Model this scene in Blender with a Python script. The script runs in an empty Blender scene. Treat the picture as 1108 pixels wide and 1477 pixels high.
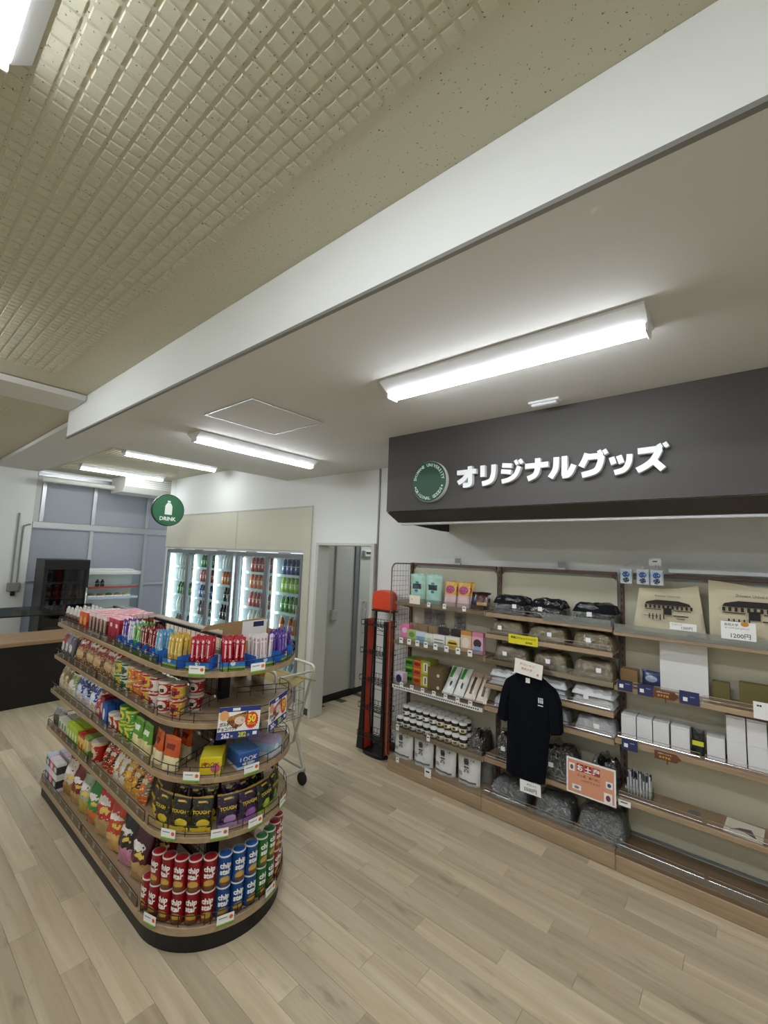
import bpy, bmesh, math, random
from mathutils import Vector, Matrix
rnd = random.Random(7)
sc = bpy.context.scene
C = sc.collection
PI = math.pi

# ------------------------------------------------------------------ camera
H = 1.9
yaw, pit, rol = [math.radians(a) for a in (-39.856, 5.794, 2.108)]
fw = Vector((math.sin(yaw)*math.cos(pit), math.cos(yaw)*math.cos(pit), math.sin(pit)))
rt = Vector((math.cos(yaw), -math.sin(yaw), 0)); up = rt.cross(fw)
r2 = rt*math.cos(rol)+up*math.sin(rol); u2 = -rt*math.sin(rol)+up*math.cos(rol)
cam = bpy.data.cameras.new('camera'); co = bpy.data.objects.new('camera', cam); C.objects.link(co)
co.matrix_world = Matrix(((r2.x,u2.x,-fw.x,0),(r2.y,u2.y,-fw.y,0),(r2.z,u2.z,-fw.z,H),(0,0,0,1)))
cam.sensor_fit = 'HORIZONTAL'; cam.sensor_width = 36; cam.lens = 624.87/1108*36
cam.clip_start = .02; cam.clip_end = 60
sc.camera = co
# ------------------------------------------------------------------ world, exposure
w = bpy.data.worlds.new('dusk'); sc.world = w; w.use_nodes = True
w.node_tree.nodes['Background'].inputs[0].default_value = (.56,.61,.70,1)
w.node_tree.nodes['Background'].inputs[1].default_value = 1.6
sc.view_settings.view_transform = 'Standard'; sc.view_settings.look = 'None'
sc.view_settings.gamma = 1; sc.view_settings.exposure = 0.36
LAMP = 30.0          # emission strength of the ceiling light bars

# ------------------------------------------------------------------ materials
MATS = {}
def lin(h):
    h = h.lstrip('#'); v = [int(h[i:i+2],16)/255 for i in (0,2,4)]
    return tuple(((c/12.92) if c <= .04045 else ((c+.055)/1.055)**2.4) for c in v)+(1,)
def base(name):
    m = bpy.data.materials.new(name); m.use_nodes = True
    nt = m.node_tree; return m, nt, nt.nodes['Principled BSDF']
def M(name, col='#ffffff', rough=.5, metal=0, spec=.5, bump=None, coat=0):
    if name in MATS: return MATS[name]
    m, nt, b = base(name)
    b.inputs['Base Color'].default_value = lin(col); b.inputs['Roughness'].default_value = rough
    b.inputs['Metallic'].default_value = metal; b.inputs['Specular IOR Level'].default_value = spec
    b.inputs['Coat Weight'].default_value = coat
    if bump:
        tc = nt.nodes.new('ShaderNodeTexCoord'); n = nt.nodes.new('ShaderNodeTexNoise'); n.inputs['Scale'].default_value = bump[0]
        n.inputs['Detail'].default_value = 4
        bp = nt.nodes.new('ShaderNodeBump'); bp.inputs['Strength'].default_value = bump[1]; bp.inputs['Distance'].default_value = bump[2] if len(bump) > 2 else .01
        nt.links.new(tc.outputs['Object'], n.inputs['Vector']); nt.links.new(n.outputs['Fac'], bp.inputs['Height']); nt.links.new(bp.outputs['Normal'], b.inputs['Normal'])
    MATS[name] = m; return m
def emit(name, col, s):
    if name in MATS: return MATS[name]
    m, nt, b = base(name); b.inputs['Base Color'].default_value = lin(col)
    b.inputs['Emission Color'].default_value = lin(col); b.inputs['Emission Strength'].default_value = s
    MATS[name] = m; return m
def clear(name, col='#ffffff', gloss=.12, rough=.05, bump=None):
    if name in MATS: return MATS[name]
    m = bpy.data.materials.new(name); m.use_nodes = True; nt = m.node_tree; nt.nodes.clear()
    o = nt.nodes.new('ShaderNodeOutputMaterial'); mx = nt.nodes.new('ShaderNodeMixShader')
    t = nt.nodes.new('ShaderNodeBsdfTransparent'); g = nt.nodes.new('ShaderNodeBsdfGlossy')
    t.inputs[0].default_value = lin(col); g.inputs['Roughness'].default_value = rough; mx.inputs[0].default_value = gloss
    nt.links.new(t.outputs[0], mx.inputs[1]); nt.links.new(g.outputs[0], mx.inputs[2]); nt.links.new(mx.outputs[0], o.inputs[0])
    if bump:
        tc = nt.nodes.new('ShaderNodeTexCoord'); n = nt.nodes.new('ShaderNodeTexNoise'); n.inputs['Scale'].default_value = bump[0]; n.inputs['Detail'].default_value = 2
        n.inputs['Distortion'].default_value = 1.5
        bp = nt.nodes.new('ShaderNodeBump'); bp.inputs['Strength'].default_value = bump[1]; bp.inputs['Distance'].default_value = .03
        nt.links.new(tc.outputs['Object'], n.inputs['Vector']); nt.links.new(n.outputs['Fac'], bp.inputs['Height']); nt.links.new(bp.outputs['Normal'], g.inputs['Normal'])
    MATS[name] = m; return m
def pk(name, ramp, patches=(), speck=None, rough=.35, bump=None, coat=0, warp=0):
    """printed packaging: colour bands up the pack, round or square patches on it, small print specks"""
    if name in MATS: return MATS[name]
    m, nt, b = base(name); N = nt.nodes.new; L = nt.links.new
    tc = N('ShaderNodeTexCoord'); sp = N('ShaderNodeSeparateXYZ'); gen = tc.outputs['Generated']
    if warp:
        wn = N('ShaderNodeTexNoise'); wn.inputs['Scale'].default_value = 32; wn.inputs['Detail'].default_value = 2; L(tc.outputs['Object'], wn.inputs['Vector'])
        w1 = N('ShaderNodeVectorMath'); w1.operation = 'SUBTRACT'; w1.inputs[1].default_value = (.5,.5,.5); L(wn.outputs['Color'], w1.inputs[0])
        w2 = N('ShaderNodeVectorMath'); w2.operation = 'SCALE'; w2.inputs['Scale'].default_value = warp; L(w1.outputs[0], w2.inputs[0])
        w3 = N('ShaderNodeVectorMath'); w3.operation = 'ADD'; L(gen, w3.inputs[0]); L(w2.outputs[0], w3.inputs[1]); gen = w3.outputs[0]
    L(gen, sp.inputs[0])
    cr = N('ShaderNodeValToRGB'); cr.color_ramp.interpolation = 'CONSTANT'
    el = cr.color_ramp.elements
    while len(el) < len(ramp): el.new(.5)
    while len(el) > len(ramp): el.remove(el[-1])
    for i, (p, c) in enumerate(ramp): el[i].position = p; el[i].color = lin(c)
    L(sp.outputs[2], cr.inputs[0]); cur = cr.outputs[0]
    for (cx, cz, rx, rz, c, sh) in patches:
        vs = N('ShaderNodeVectorMath'); vs.operation = 'SUBTRACT'; vs.inputs[1].default_value = (cx, .5, cz); L(gen, vs.inputs[0])
        vm = N('ShaderNodeVectorMath'); vm.operation = 'MULTIPLY'; vm.inputs[1].default_value = (1/rx, 0, 1/rz); L(vs.outputs[0], vm.inputs[0])
        if sh == 'o':
            ln = N('ShaderNodeVectorMath'); ln.operation = 'LENGTH'; L(vm.outputs[0], ln.inputs[0]); d = ln.outputs['Value']
        else:
            ab = N('ShaderNodeVectorMath'); ab.operation = 'ABSOLUTE'; L(vm.outputs[0], ab.inputs[0])
            s2 = N('ShaderNodeSeparateXYZ'); L(ab.outputs[0], s2.inputs[0]); mx = N('ShaderNodeMath'); mx.operation = 'MAXIMUM'
            L(s2.outputs[0], mx.inputs[0]); L(s2.outputs[2], mx.inputs[1]); d = mx.outputs[0]
        lt = N('ShaderNodeMath'); lt.operation = 'LESS_THAN'; lt.inputs[1].default_value = 1; L(d, lt.inputs[0])
        mi = N('ShaderNodeMix'); mi.data_type = 'RGBA'; L(lt.outputs[0], mi.inputs[0]); L(cur, mi.inputs[6]); mi.inputs[7].default_value = lin(c); cur = mi.outputs[2]
    if speck:
        sc_, th, c = speck
        mp = N('ShaderNodeMapping'); mp.inputs['Scale'].default_value = (1, .05, 1.6); L(tc.outputs['Object'], mp.inputs[0])
        n = N('ShaderNodeTexNoise'); n.inputs['Scale'].default_value = sc_; n.inputs['Detail'].default_value = 1; L(mp.outputs[0], n.inputs['Vector'])
        gt = N('ShaderNodeMath'); gt.operation = 'GREATER_THAN'; gt.inputs[1].default_value = th; L(n.outputs['Fac'], gt.inputs[0])
        mi = N('ShaderNodeMix'); mi.data_type = 'RGBA'; L(gt.outputs[0], mi.inputs[0]); L(cur, mi.inputs[6]); mi.inputs[7].default_value = lin(c); cur = mi.outputs[2]
    L(cur, b.inputs['Base Color']); b.inputs['Roughness'].default_value = rough; b.inputs['Coat Weight'].default_value = coat
    if bump:
        n = N('ShaderNodeTexNoise'); n.inputs['Scale'].default_value = bump[0]; L(tc.outputs['Object'], n.inputs['Vector'])
        bp = N('ShaderNodeBump'); bp.inputs['Strength'].default_value = bump[1]; bp.inputs['Distance'].default_value = .006
        L(n.outputs['Fac'], bp.inputs['Height']); L(bp.outputs['Normal'], b.inputs['Normal'])
    MATS[name] = m; return m
def foil(name, ramp, patches=(), speck=None, rough=.22, warp=0): return pk(name, ramp, patches, speck, rough, (40,.5), .3, warp)

def wood(name, c1, c2, rough=.45, axis=0, grain=6, rand=.0):
    if name in MATS: return MATS[name]
    m, nt, b = base(name); N = nt.nodes.new; L = nt.links.new
    tc = N('ShaderNodeTexCoord'); mp = N('ShaderNodeMapping'); s = [grain*6]*3; s[axis] = grain*.35; mp.inputs['Scale'].default_value = s
    oi = N('ShaderNodeObjectInfo'); L(tc.outputs['Object'], mp.inputs[0])
    ad = N('ShaderNodeVectorMath'); ad.operation = 'ADD'; cm = N('ShaderNodeCombineXYZ')
    mu = N('ShaderNodeMath'); mu.operation = 'MULTIPLY'; mu.inputs[1].default_value = 57
    L(oi.outputs['Random'], mu.inputs[0]); L(mu.outputs[0], cm.inputs[0]); L(mu.outputs[0], cm.inputs[1]); L(mp.outputs[0], ad.inputs[0]); L(cm.outputs[0], ad.inputs[1])
    n = N('ShaderNodeTexNoise'); n.inputs['Scale'].default_value = 1; n.inputs['Detail'].default_value = 5; n.inputs['Roughness'].default_value = .6; n.inputs['Distortion'].default_value = .6; L(ad.outputs[0], n.inputs['Vector'])
    cr = N('ShaderNodeValToRGB'); e = cr.color_ramp.elements; e[0].position = .3; e[1].position = .68; e[0].color = lin(c1); e[1].color = lin(c2); L(n.outputs['Fac'], cr.inputs[0])
    cur = cr.outputs[0]
    if rand:
        mr = N('ShaderNodeMapRange'); mr.inputs['To Min'].default_value = 1-rand; mr.inputs['To Max'].default_value = 1+rand*.6; L(oi.outputs['Random'], mr.inputs[0])
        # knots
        mp2 = N('ShaderNodeMapping'); mp2.inputs['Scale'].default_value = (3,9,1); ad2 = N('ShaderNodeVectorMath'); ad2.operation = 'ADD'; L(tc.outputs['Object'], mp2.inputs[0]); L(mp2.outputs[0], ad2.inputs[0]); L(cm.outputs[0], ad2.inputs[1])
        n2 = N('ShaderNodeTexNoise'); n2.inputs['Scale'].default_value = 1.4; n2.inputs['Detail'].default_value = 3; L(ad2.outputs[0], n2.inputs['Vector'])
        kr = N('ShaderNodeMapRange'); kr.inputs[1].default_value = .62; kr.inputs[2].default_value = .78; kr.inputs[3].default_value = 1; kr.inputs[4].default_value = .62; L(n2.outputs['Fac'], kr.inputs[0])
        mm = N('ShaderNodeMath'); mm.operation = 'MULTIPLY'; L(mr.outputs[0], mm.inputs[0]); L(kr.outputs[0], mm.inputs[1])
        vm = N('ShaderNodeVectorMath'); vm.operation = 'SCALE'; L(cur, vm.inputs[0]); L(mm.outputs[0], vm.inputs['Scale']); cur = vm.outputs[0]
    L(cur, b.inputs['Base Color']); b.inputs['Roughness'].default_value = rough
    MATS[name] = m; return m
def fissured(name, c1, c2):
    if name in MATS: return MATS[name]
    m, nt, b = base(name); N = nt.nodes.new; L = nt.links.new
    g = N('ShaderNodeNewGeometry'); mp = N('ShaderNodeMapping'); mp.inputs['Scale'].default_value = (1,1,.1); L(g.outputs['Position'], mp.inputs[0])
    n0 = N('ShaderNodeTexNoise'); n0.inputs['Scale'].default_value = 45; L(mp.outputs[0], n0.inputs['Vector'])
    mxv = N('ShaderNodeMix'); mxv.data_type = 'VECTOR'; mxv.inputs[0].default_value = .012; L(mp.outputs[0], mxv.inputs[4]); L(n0.outputs['Color'], mxv.inputs[5])
    v = N('ShaderNodeTexVoronoi'); v.feature = 'F1'; v.inputs['Scale'].default_value = 62; L(mxv.outputs[1], v.inputs['Vector'])
    n1 = N('ShaderNodeTexNoise'); n1.inputs['Scale'].default_value = 260; n1.inputs['Detail'].default_value = 2; L(mp.outputs[0], n1.inputs['Vector'])
    mu = N('ShaderNodeMath'); mu.operation = 'ADD'; L(v.outputs['Distance'], mu.inputs[0]); L(n1.outputs['Fac'], mu.inputs[1])
    rr = N('ShaderNodeMapRange'); rr.inputs[1].default_value = .545; rr.inputs[2].default_value = .61; L(mu.outputs[0], rr.inputs[0])
    mi = N('ShaderNodeMix'); mi.data_type = 'RGBA'; L(rr.outputs[0], mi.inputs[0]); mi.inputs[6].default_value = lin(c2); mi.inputs[7].default_value = lin(c1)
    L(mi.outputs[2], b.inputs['Base Color']); b.inputs['Roughness'].default_value = .9; b.inputs['Specular IOR Level'].default_value = .1
    MATS[name] = m; return m

WALL = M('wall_paint', '#e4e6e2', .75, bump=(300,.08,.002))
BEIGE = M('beige_wall_panel', '#cfcdbb', .6)
SOFF = M('soffit_paint', '#d3d2cd', .8)
WHITE = M('white_paint', '#e8e9e6', .45)
BLACK = M('black_matt', '#0c0c0d', .45)
BLKW = M('black_wire', '#0a0a0a', .4)
KICK = M('dark_grey_skirting', '#3b3d3b', .6)
ALU = M('aluminium', '#c6c8c8', .35, .8)
CHROME = M('bright_metal', '#dfe0e0', .2, 1)
BROWNM = M('brown_metal', '#6a5345', .5)
CREAM = M('cream_panel', '#cfcbb4', .6)
GREYM = M('grey_metal', '#8b8f92', .4, .4)
PAPER = M('white_card', '#f2f2ef', .6)
INK = M('black_ink', '#17171a', .6)
ORANGEINK = M('orange_ink', '#e2622c', .6)
GLASS = clear('glass_pane', '#eef4f3', .07, .02)
ACR = clear('clear_acrylic', '#f3f6f6', .16, .12)
FILM = clear('clear_film', '#f4f6f6', .26, .12, (26,1.0))
SHELFW = wood('shelf_wood', '#917a5b', '#af9673', .45, 0, 5)
EDGEW = wood('edge_wood', '#957e62', '#b39c7d', .45, 0, 4)
GONDW = wood('gondola_wood', '#856a53', '#a1876c', .4, 0, 5)
DECKW = wood('deck_brown', '#6e5844', '#7e664f', .4, 0, 4)

# ------------------------------------------------------------------ mesh helpers
def new(bm, name):
    me = bpy.data.meshes.new(name); bm.normal_update(); bm.to_mesh(me); bm.free(); return me
def smooth(me, ang=40):
    for p in me.polygons: p.use_smooth = True
    try: me.set_sharp_from_angle(angle=math.radians(ang))
    except Exception: pass
    return me
def abox(bm, x0, x1, y0, y1, z0, z1, bev=0, seg=1):
    vs = [bm.verts.new((x,y,z)) for z in (z0,z1) for y in (y0,y1) for x in (x0,x1)]
    F = [(0,2,3,1),(4,5,7,6),(0,1,5,4),(2,6,7,3),(0,4,6,2),(1,3,7,5)]
    fs = [bm.faces.new([vs[i] for i in f]) for f in F]
    if bev:
        es = set(e for f in fs for e in f.edges)
        bmesh.ops.bevel(bm, geom=list(es), offset=bev, segments=seg, affect='EDGES', profile=.6)
def box(name, x0, x1, y0, y1, z0, z1, bev=0, seg=1):
    bm = bmesh.new(); abox(bm, x0,x1,y0,y1,z0,z1,bev,seg); return new(bm, name)
def atube(bm, pts, r, n=6, closed=False):
    pts = [Vector(p) for p in pts]; k = len(pts); rings = []
    nrm = None
    for i, p in enumerate(pts):
        a = pts[i-1] if (i > 0 or closed) else p; b = pts[(i+1) % k] if (i < k-1 or closed) else p
        t = (b-a).normalized()
        if nrm is None:
            nrm = t.cross(Vector((0,0,1)))
            if nrm.length < .1: nrm = t.cross(Vector((1,0,0)))
        nrm = (nrm - t*nrm.dot(t)).normalized(); bn = t.cross(nrm)
        rings.append([bm.verts.new(p+(nrm*math.cos(2*PI*j/n)+bn*math.sin(2*PI*j/n))*r) for j in range(n)])
    for i in range(k if closed else k-1):
        A, B = rings[i], rings[(i+1) % k]
        for j in range(n): bm.faces.new((A[j], A[(j+1)%n], B[(j+1)%n], B[j]))
    if not closed:
        bm.faces.new(rings[0][::-1]); bm.faces.new(rings[-1])
def tubes(name, lists, r, n=5):
    bm = bmesh.new()
    for l in lists: atube(bm, l, r, n)
    return smooth(new(bm, name), 60)
def lathe(name, prof, n=16):
    bm = bmesh.new(); rings = []
    for r, z in prof: rings.append([bm.verts.new((r*math.cos(2*PI*j/n), r*math.sin(2*PI*j/n), z)) for j in range(n)] if r > 1e-5 else [bm.verts.new((0,0,z))])
    for A, B in zip(rings, rings[1:]):
        for j in range(n):
            q = [A[j % len(A)], A[(j+1) % len(A)], B[(j+1) % len(B)], B[j % len(B)]]
            u = []
            for v in q:
                if v not in u: u.append(v)
            if len(u) > 2: bm.faces.new(u)
    if len(rings[0]) > 1: bm.faces.new(rings[0][::-1])
    if len(rings[-1]) > 1: bm.faces.new(rings[-1])
    return smooth(new(bm, name), 50)
def aprism(bm, poly, a0, a1, plane='xy'):
    def P(u, v, w_): return {'xy':(u,v,w_), 'xz':(u,w_,v), 'yz':(w_,u,v)}[plane]
    A = [bm.verts.new(P(u,v,a0)) for u,v in poly]; B = [bm.verts.new(P(u,v,a1)) for u,v in poly]; n = len(poly)
    bm.faces.new(A[::-1]); bm.faces.new(B)
    for i in range(n): bm.faces.new((A[i], A[(i+1)%n], B[(i+1)%n], B[i]))
def prism(name, poly, a0, a1, plane='xy', bev=0):
    bm = bmesh.new(); aprism(bm, poly, a0, a1, plane)
    bmesh.ops.recalc_face_normals(bm, faces=bm.faces)
    if bev: bmesh.ops.bevel(bm, geom=list(bm.edges), offset=bev, segments=1, affect='EDGES')
    return new(bm, name)
def smoothline(pts, k=5):
    if len(pts) < 3: return pts
    P = [pts[0]]+list(pts)+[pts[-1]]; out = []
    for i in range(1, len(P)-2):
        p0,p1,p2,p3 = P[i-1:i+3]
        for j in range(k):
            t = j/k
            out.append(tuple(.5*((2*p1[a])+(-p0[a]+p2[a])*t+(2*p0[a]-5*p1[a]+4*p2[a]-p3[a])*t*t+(-p0[a]+3*p1[a]-3*p2[a]+p3[a])*t**3) for a in range(len(p1))))
    return out+[tuple(pts[-1])]
def aribbon(bm, pts, wd, y0, y1):
    pts = smoothline(pts); L_, R_ = [], []
    for i, p in enumerate(pts):
        a = pts[max(0,i-1)]; b = pts[min(len(pts)-1,i+1)]; dx, dz = b[0]-a[0], b[1]-a[1]; l = math.hypot(dx,dz)
        nx, nz = -dz/l*wd/2, dx/l*wd/2
        L_.append((p[0]+nx,p[1]+nz)); R_.append((p[0]-nx,p[1]-nz))
    aprism(bm, L_+R_[::-1], y0, y1, 'xz')

PROPS = ('label','category','group','kind')
def obj(name, me, mat, parent=None, loc=(0,0,0), rot=(0,0,0), **kw):
    if mat is not None and not me.materials: me.materials.append(mat)
    o = bpy.data.objects.new(name, me); C.objects.link(o)
    if mat is not None and me.materials[0] is not mat:
        o.material_slots[0].link = 'OBJECT'; o.material_slots[0].material = mat
    o.location = loc; o.rotation_euler = rot
    if parent: o.parent = parent
    for k, v in kw.items():
        if v is not None: o[k] = v
    return o
def thing(name, label, category, loc=(0,0,0), rot=(0,0,0), group=None):
    o = bpy.data.objects.new(name, None); C.objects.link(o); o.empty_display_size = .05
    o.location = loc; o.rotation_euler = rot; o['label'] = label; o['category'] = category
    if group: o['group'] = group
    return o
def struct(name, me, mat, label=None, parent=None):
    o = obj(name, me, mat, parent)
    if parent is None:
        o['kind'] = 'structure'; o['label'] = label or name.replace('_',' ')
    return o
def place(kind, label, cat, loc, rot=(0,0,0), group=None):
    """kind = (name, [(part, mesh, material, offset, [subparts])...])"""
    name, parts = kind
    if len(parts) == 1 and not parts[0][4:]:
        p, me, mt, off = parts[0][:4]
        return obj(name, me, mt, None, loc, rot, label=label, category=cat, group=group)
    t = thing(name, label, cat, loc, rot, group)
    for it in parts:
        c = obj(it[0], it[1], it[2], t, it[3])
        for s in it[4:]: obj(s[0], s[1], s[2], c, s[3])
    return t

# ------------------------------------------------------------------ lettering
TX = {}
def txt(body, size, bold=0.0, depth=0.0006, width=None):
    key = (body, size, bold, depth, width)
    if key in TX: return TX[key]
    cu = bpy.data.curves.new('lettering', 'FONT'); cu.body = body; cu.size = size; cu.align_x = 'CENTER'; cu.align_y = 'CENTER'
    cu.resolution_u = 2; cu.offset = bold*size; cu.extrude = depth/2
    o = bpy.data.objects.new('lettering', cu); C.objects.link(o)
    dg = bpy.context.evaluated_depsgraph_get(); ev = o.evaluated_get(dg); me = bpy.data.meshes.new_from_object(ev)
    bpy.data.objects.remove(o); me.materials.clear()
    xs = [v.co.x for v in me.vertices]
    k = 1
    if width and xs: k = width/max(1e-6, max(xs)-min(xs))
    cx = (max(xs)+min(xs))/2 if xs else 0; ys = [v.co.y for v in me.vertices]; cy = (max(ys)+min(ys))/2 if ys else 0
    for v in me.vertices: v.co = ((v.co.x-cx)*k, -v.co.z, (v.co.y-cy)*(k if width else 1))
    TX[key] = me; return me
def bent(body, size, r, bold=0, rot=False):
    key = ('bent', body, size, r, bold)
    if key in TX: return TX[key]
    me = txt(body, size, bold, .0005).copy()
    for v in me.vertices:
        a = v.co.x/r - PI/2; rr = r+.0006-v.co.y; v.co = (rr*math.cos(a), rr*math.sin(a), v.co.z)
    me.materials.clear(); TX[key] = me; return me

# =================================================================== SETTING
YW = 3.555; XWIN = -9.1; ZC = 3.15; ZS = 2.85
# floor with planks
fl = struct('floor', box('floor', -9.6, 3.1, -3.1, 5.8, -.1, -.006), M('plank_joint','#57503f',.8), 'pale oak plank floor of the shop')
FLW = wood('floor_oak', '#b5a385', '#d7c8ab', .36, 0, 2.2, .2)
PW, PLN = .1135, .9
plank = box('plank', -PLN/2+.0005, PLN/2-.0005, -PW/2+.0005, PW/2-.0005, -.006, 0, .0006)
far = bmesh.new(); cnt = 0
y = 1.324 - 40*PW; rows = []
while y < 5.6: rows.append(y+PW/2); y += PW
for ri, yy in enumerate(rows):
    off = (ri*.37 % 1)*PLN + rnd.uniform(-.1,.1); x = -9.5+off-PLN
    while x < 3.0:
        xc = x+PLN/2
        inview = (.25 < yy < 3.5 and -4.6 < xc < .9) or (1.9 < yy < 3.5 and -5.4 < xc <= -4.6) or (.6 < yy < 1.1 and -6.5 < xc <= -4.6)
        if inview and not (1.2 < yy < 1.75 and -4.0 < xc < -2.8) and yy+xc*.16 < 3.4 and cnt < 300 and not (yy < 1.0 and xc > -1.0):
            obj('plank', plank, FLW, fl, (xc, yy, 0)); cnt += 1
        elif yy < YW-.05 or (-4.3 < xc < -2.6):
            x0, x1 = max(x,-9.55), min(x+PLN, 3.05)
            if x1-x0 > .05 and yy > -3.05: abox(far, x0+.0005, x1-.0005, yy-PW/2+.0005, yy+PW/2-.0005, -.006, 0)
        x += PLN
obj('plank_field', new(far,'plank_field'), wood('floor_oak_far', '#b5a385', '#d7c8ab', .36, 0, 2.2), fl, kind='stuff')

# walls: the long wall with openings for coolers and doorway
CX0, CX1, CZ0, CZ1 = -8.0, -4.26, .09, 1.893
DX0, DX1, DZ = -3.93, -3.09, 2.0
bm = bmesh.new()
abox(bm, -8.1, CX0, YW, YW+.1, 0, ZC); abox(bm, CX0, CX1, YW, YW+.1, CZ1, ZC); abox(bm, CX0, CX1, YW, YW+.1, 0, CZ0)
abox(bm, CX1, DX0-.02, YW, YW+.1, 0, ZC); abox(bm, DX0-.02, DX1+.02, YW, YW+.1, DZ+.015, ZC); abox(bm, DX1+.02, 3.1, YW, YW+.1, 0, ZC)
abox(bm, -8.1, -8.0, YW+.1, 5.0, 0, ZC)
struct('wall_back', new(bm,'wall_back'), WALL, 'white long wall behind coolers doorway and goods shelves')
bm = bmesh.new(); abox(bm, -9.4, -9.05, -3.1, 1.78, 0, ZC); abox(bm, -9.4, -9.0, 4.96, 5.0, 0, ZC)
struct('wall_left', new(bm,'wall_left'), WALL, 'white far left wall beside the window')
struct('wall_right', box('wall_right', 3.0, 3.1, -3.1, YW, 0, ZC), WALL, 'white wall at the right end of the shop')
struct('wall_front', box('wall_front', -9.05, 3.0, -3.1, -3.0, 0, ZC), WALL, 'white wall behind the camera')
struct('baseboard_back', box('baseboard_back', -4.10, -3.99, YW-.008, YW-.0005, 0.001, .075), KICK, 'dark grey skirting left of the doorway')
struct('baseboard_right', box('baseboard_right', -3.05, 3.0, YW-.008, YW-.0005, 0.001, .075), KICK, 'dark grey skirting behind the rack and shelves')
# beige panel over and around the coolers
bm = bmesh.new(); Y0, Y1 = YW-.012, YW-.0005
abox(bm, -8.1, -5.795, Y0, Y1, CZ1+.03, 2.49); abox(bm, -5.79, -4.11, Y0, Y1, CZ1+.03, 2.49)
abox(bm, CX1+.02, -4.11, Y0, Y1, .001, CZ1+.028)
struct('trim_1', new(bm,'beige_panel'), BEIGE, 'beige panels above the drink coolers')
bm = bmesh.new(); abox(bm, -8.1, -4.105, YW-.016, YW-.0125, 2.47, 2.49); abox(bm, -4.118, -4.105, YW-.016, YW-.0125, .001, 2.47); abox(bm, -5.80, -5.785, YW-.015, YW-.0125, CZ1+.03, 2.47)
struct('trim_2', new(bm,'panel_trim'), M('panel_trim','#b9b8a8',.5), 'thin edge trim of the beige panels')
struct('trim_3', box('corner_strip', -3.045, -3.027, YW-.012, YW-.0005, .076, ZS-.001), M('corner_strip','#8b8c8a',.4,.3), 'grey vertical joint strip right of the doorway')

# ceiling
TILE = fissured('ceiling_tile', '#c6c3ae', '#716e5c')
ce = struct('ceiling', box('ceiling', -9.4, 3.1, -3.1, 5.0, ZC, ZC+.1), TILE, 'fissured beige tile ceiling with embossed square pads')
pad = bmesh.new()
PDW = .0392
def apad(bm, x, yy):
    a = PDW/2; b = a-.0022; z0 = ZC; z1 = ZC-.0042
    A = [bm.verts.new((x+sx*a, yy+sy*a, z0)) for sx,sy in ((-1,-1),(1,-1),(1,1),(-1,1))]
    B = [bm.verts.new((x+sx*b, yy+sy*b, z1)) for sx,sy in ((-1,-1),(1,-1),(1,1),(-1,1))]
    bm.faces.new(B)
    for i in range(4): bm.faces.new((A[i],A[(i+1)%4],B[(i+1)%4],B[i]))
apad(pad, 0, 0); bmesh.ops.recalc_face_normals(pad, faces=pad.faces)
for v in pad.verts: v.co.z -= ZC
for f in pad.faces:
    if f.normal.z > .5: f.normal_flip()
padm = new(pad, 'pad')
rest = bmesh.new(); PT = .0493
for j in range(40):
    yy = .763+PDW/2-.001-j*PT
    for i in range(90):
        x = -3.85+i*PT
        if -.10 < yy < .185 and -1.42 < x < -.10: continue
        if j < 8 and -2.05 < x < -.22: obj('pad', padm, TILE, ce, (x, yy, ZC))
        elif x < .6: apad(rest, x, yy)
for j in range(24):                       # the bays towards the window keep only long grooves in view
    for i in range(70): apad(rest, -8.6+i*PT, 3.1-j*PT)
    for i in range(70): apad(rest, -8.6+i*PT, .763-j*PT)
bmesh.ops.recalc_face_normals(rest, faces=rest.faces)
for f in rest.faces:
    if f.normal.z > .5: f.normal_flip()
obj('pad_field', new(rest,'pad_field'), TILE, ce, kind='stuff')
# dropped soffit
YD = 1.089
struct('ceiling_soffit', box('soffit', -4.66, 3.0, YD+.012, YW, ZS, ZC-.001), SOFF, 'dropped flat soffit over the goods shelves')
struct('trim_4', box('soffit_face', -4.672, 3.0, YD, YD+.0118, ZS+.012, ZC-.001), M('soffit_white','#eceeea',.6), 'white upright face of the dropped soffit')
bm = bmesh.new(); abox(bm, -4.674, 3.0, YD-.004, YD+.014, ZS-.002, ZS+.0118)
struct('trim_5', new(bm,'soffit_bead'), M('soffit_bead','#7f7d76',.6), 'grey edge bead along the soffit')
struct('trim_6', box('cross_beam', -4.64, -4.19, -3.0, YD-.006, 3.095, ZC-.007), SOFF, 'shallow beam crossing the tiled ceiling')
struct('trim_7', box('long_beam', -9.04, -4.68, 1.224, 1.80, 3.095, ZC-.007), SOFF, 'shallow beam running to the window wall')

# windows: bluish frosted panes in aluminium bars
PANE = M('frosted_pane', '#b4b7bb', .4)
_nt = PANE.node_tree; _t = _nt.nodes.new('ShaderNodeBsdfTranslucent'); _t.inputs[0].default_value = lin('#b4b7bb'); _m = _nt.nodes.new('ShaderNodeMixShader'); _m.inputs[0].default_value = .4
_nt.links.new(_nt.nodes['Principled BSDF'].outputs[0], _m.inputs[1]); _nt.links.new(_t.outputs[0], _m.inputs[2]); _nt.links.new(_m.outputs[0], _nt.nodes['Material Output'].inputs[0])
win = bpy.data.objects.new('window_1', None); C.objects.link(win); win['kind'] = 'structure'; win['label'] = 'tall frosted shop window in aluminium frame'
MULL = [1.90, 2.655, 3.58, 4.5]
def bar(x0,x1,y0,y1,z0,z1): obj('window_bar', box('bar',x0,x1,y0,y1,z0,z1,.004), ALU, win)
for k, ym in enumerate(MULL):
    bar(XWIN-.05, XWIN+.02, ym-.03, ym+.03, 2.262, 3.03)
    if k: bar(XWIN-.05, XWIN+.02, ym-.03, ym+.03, .02, 2.158)
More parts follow.
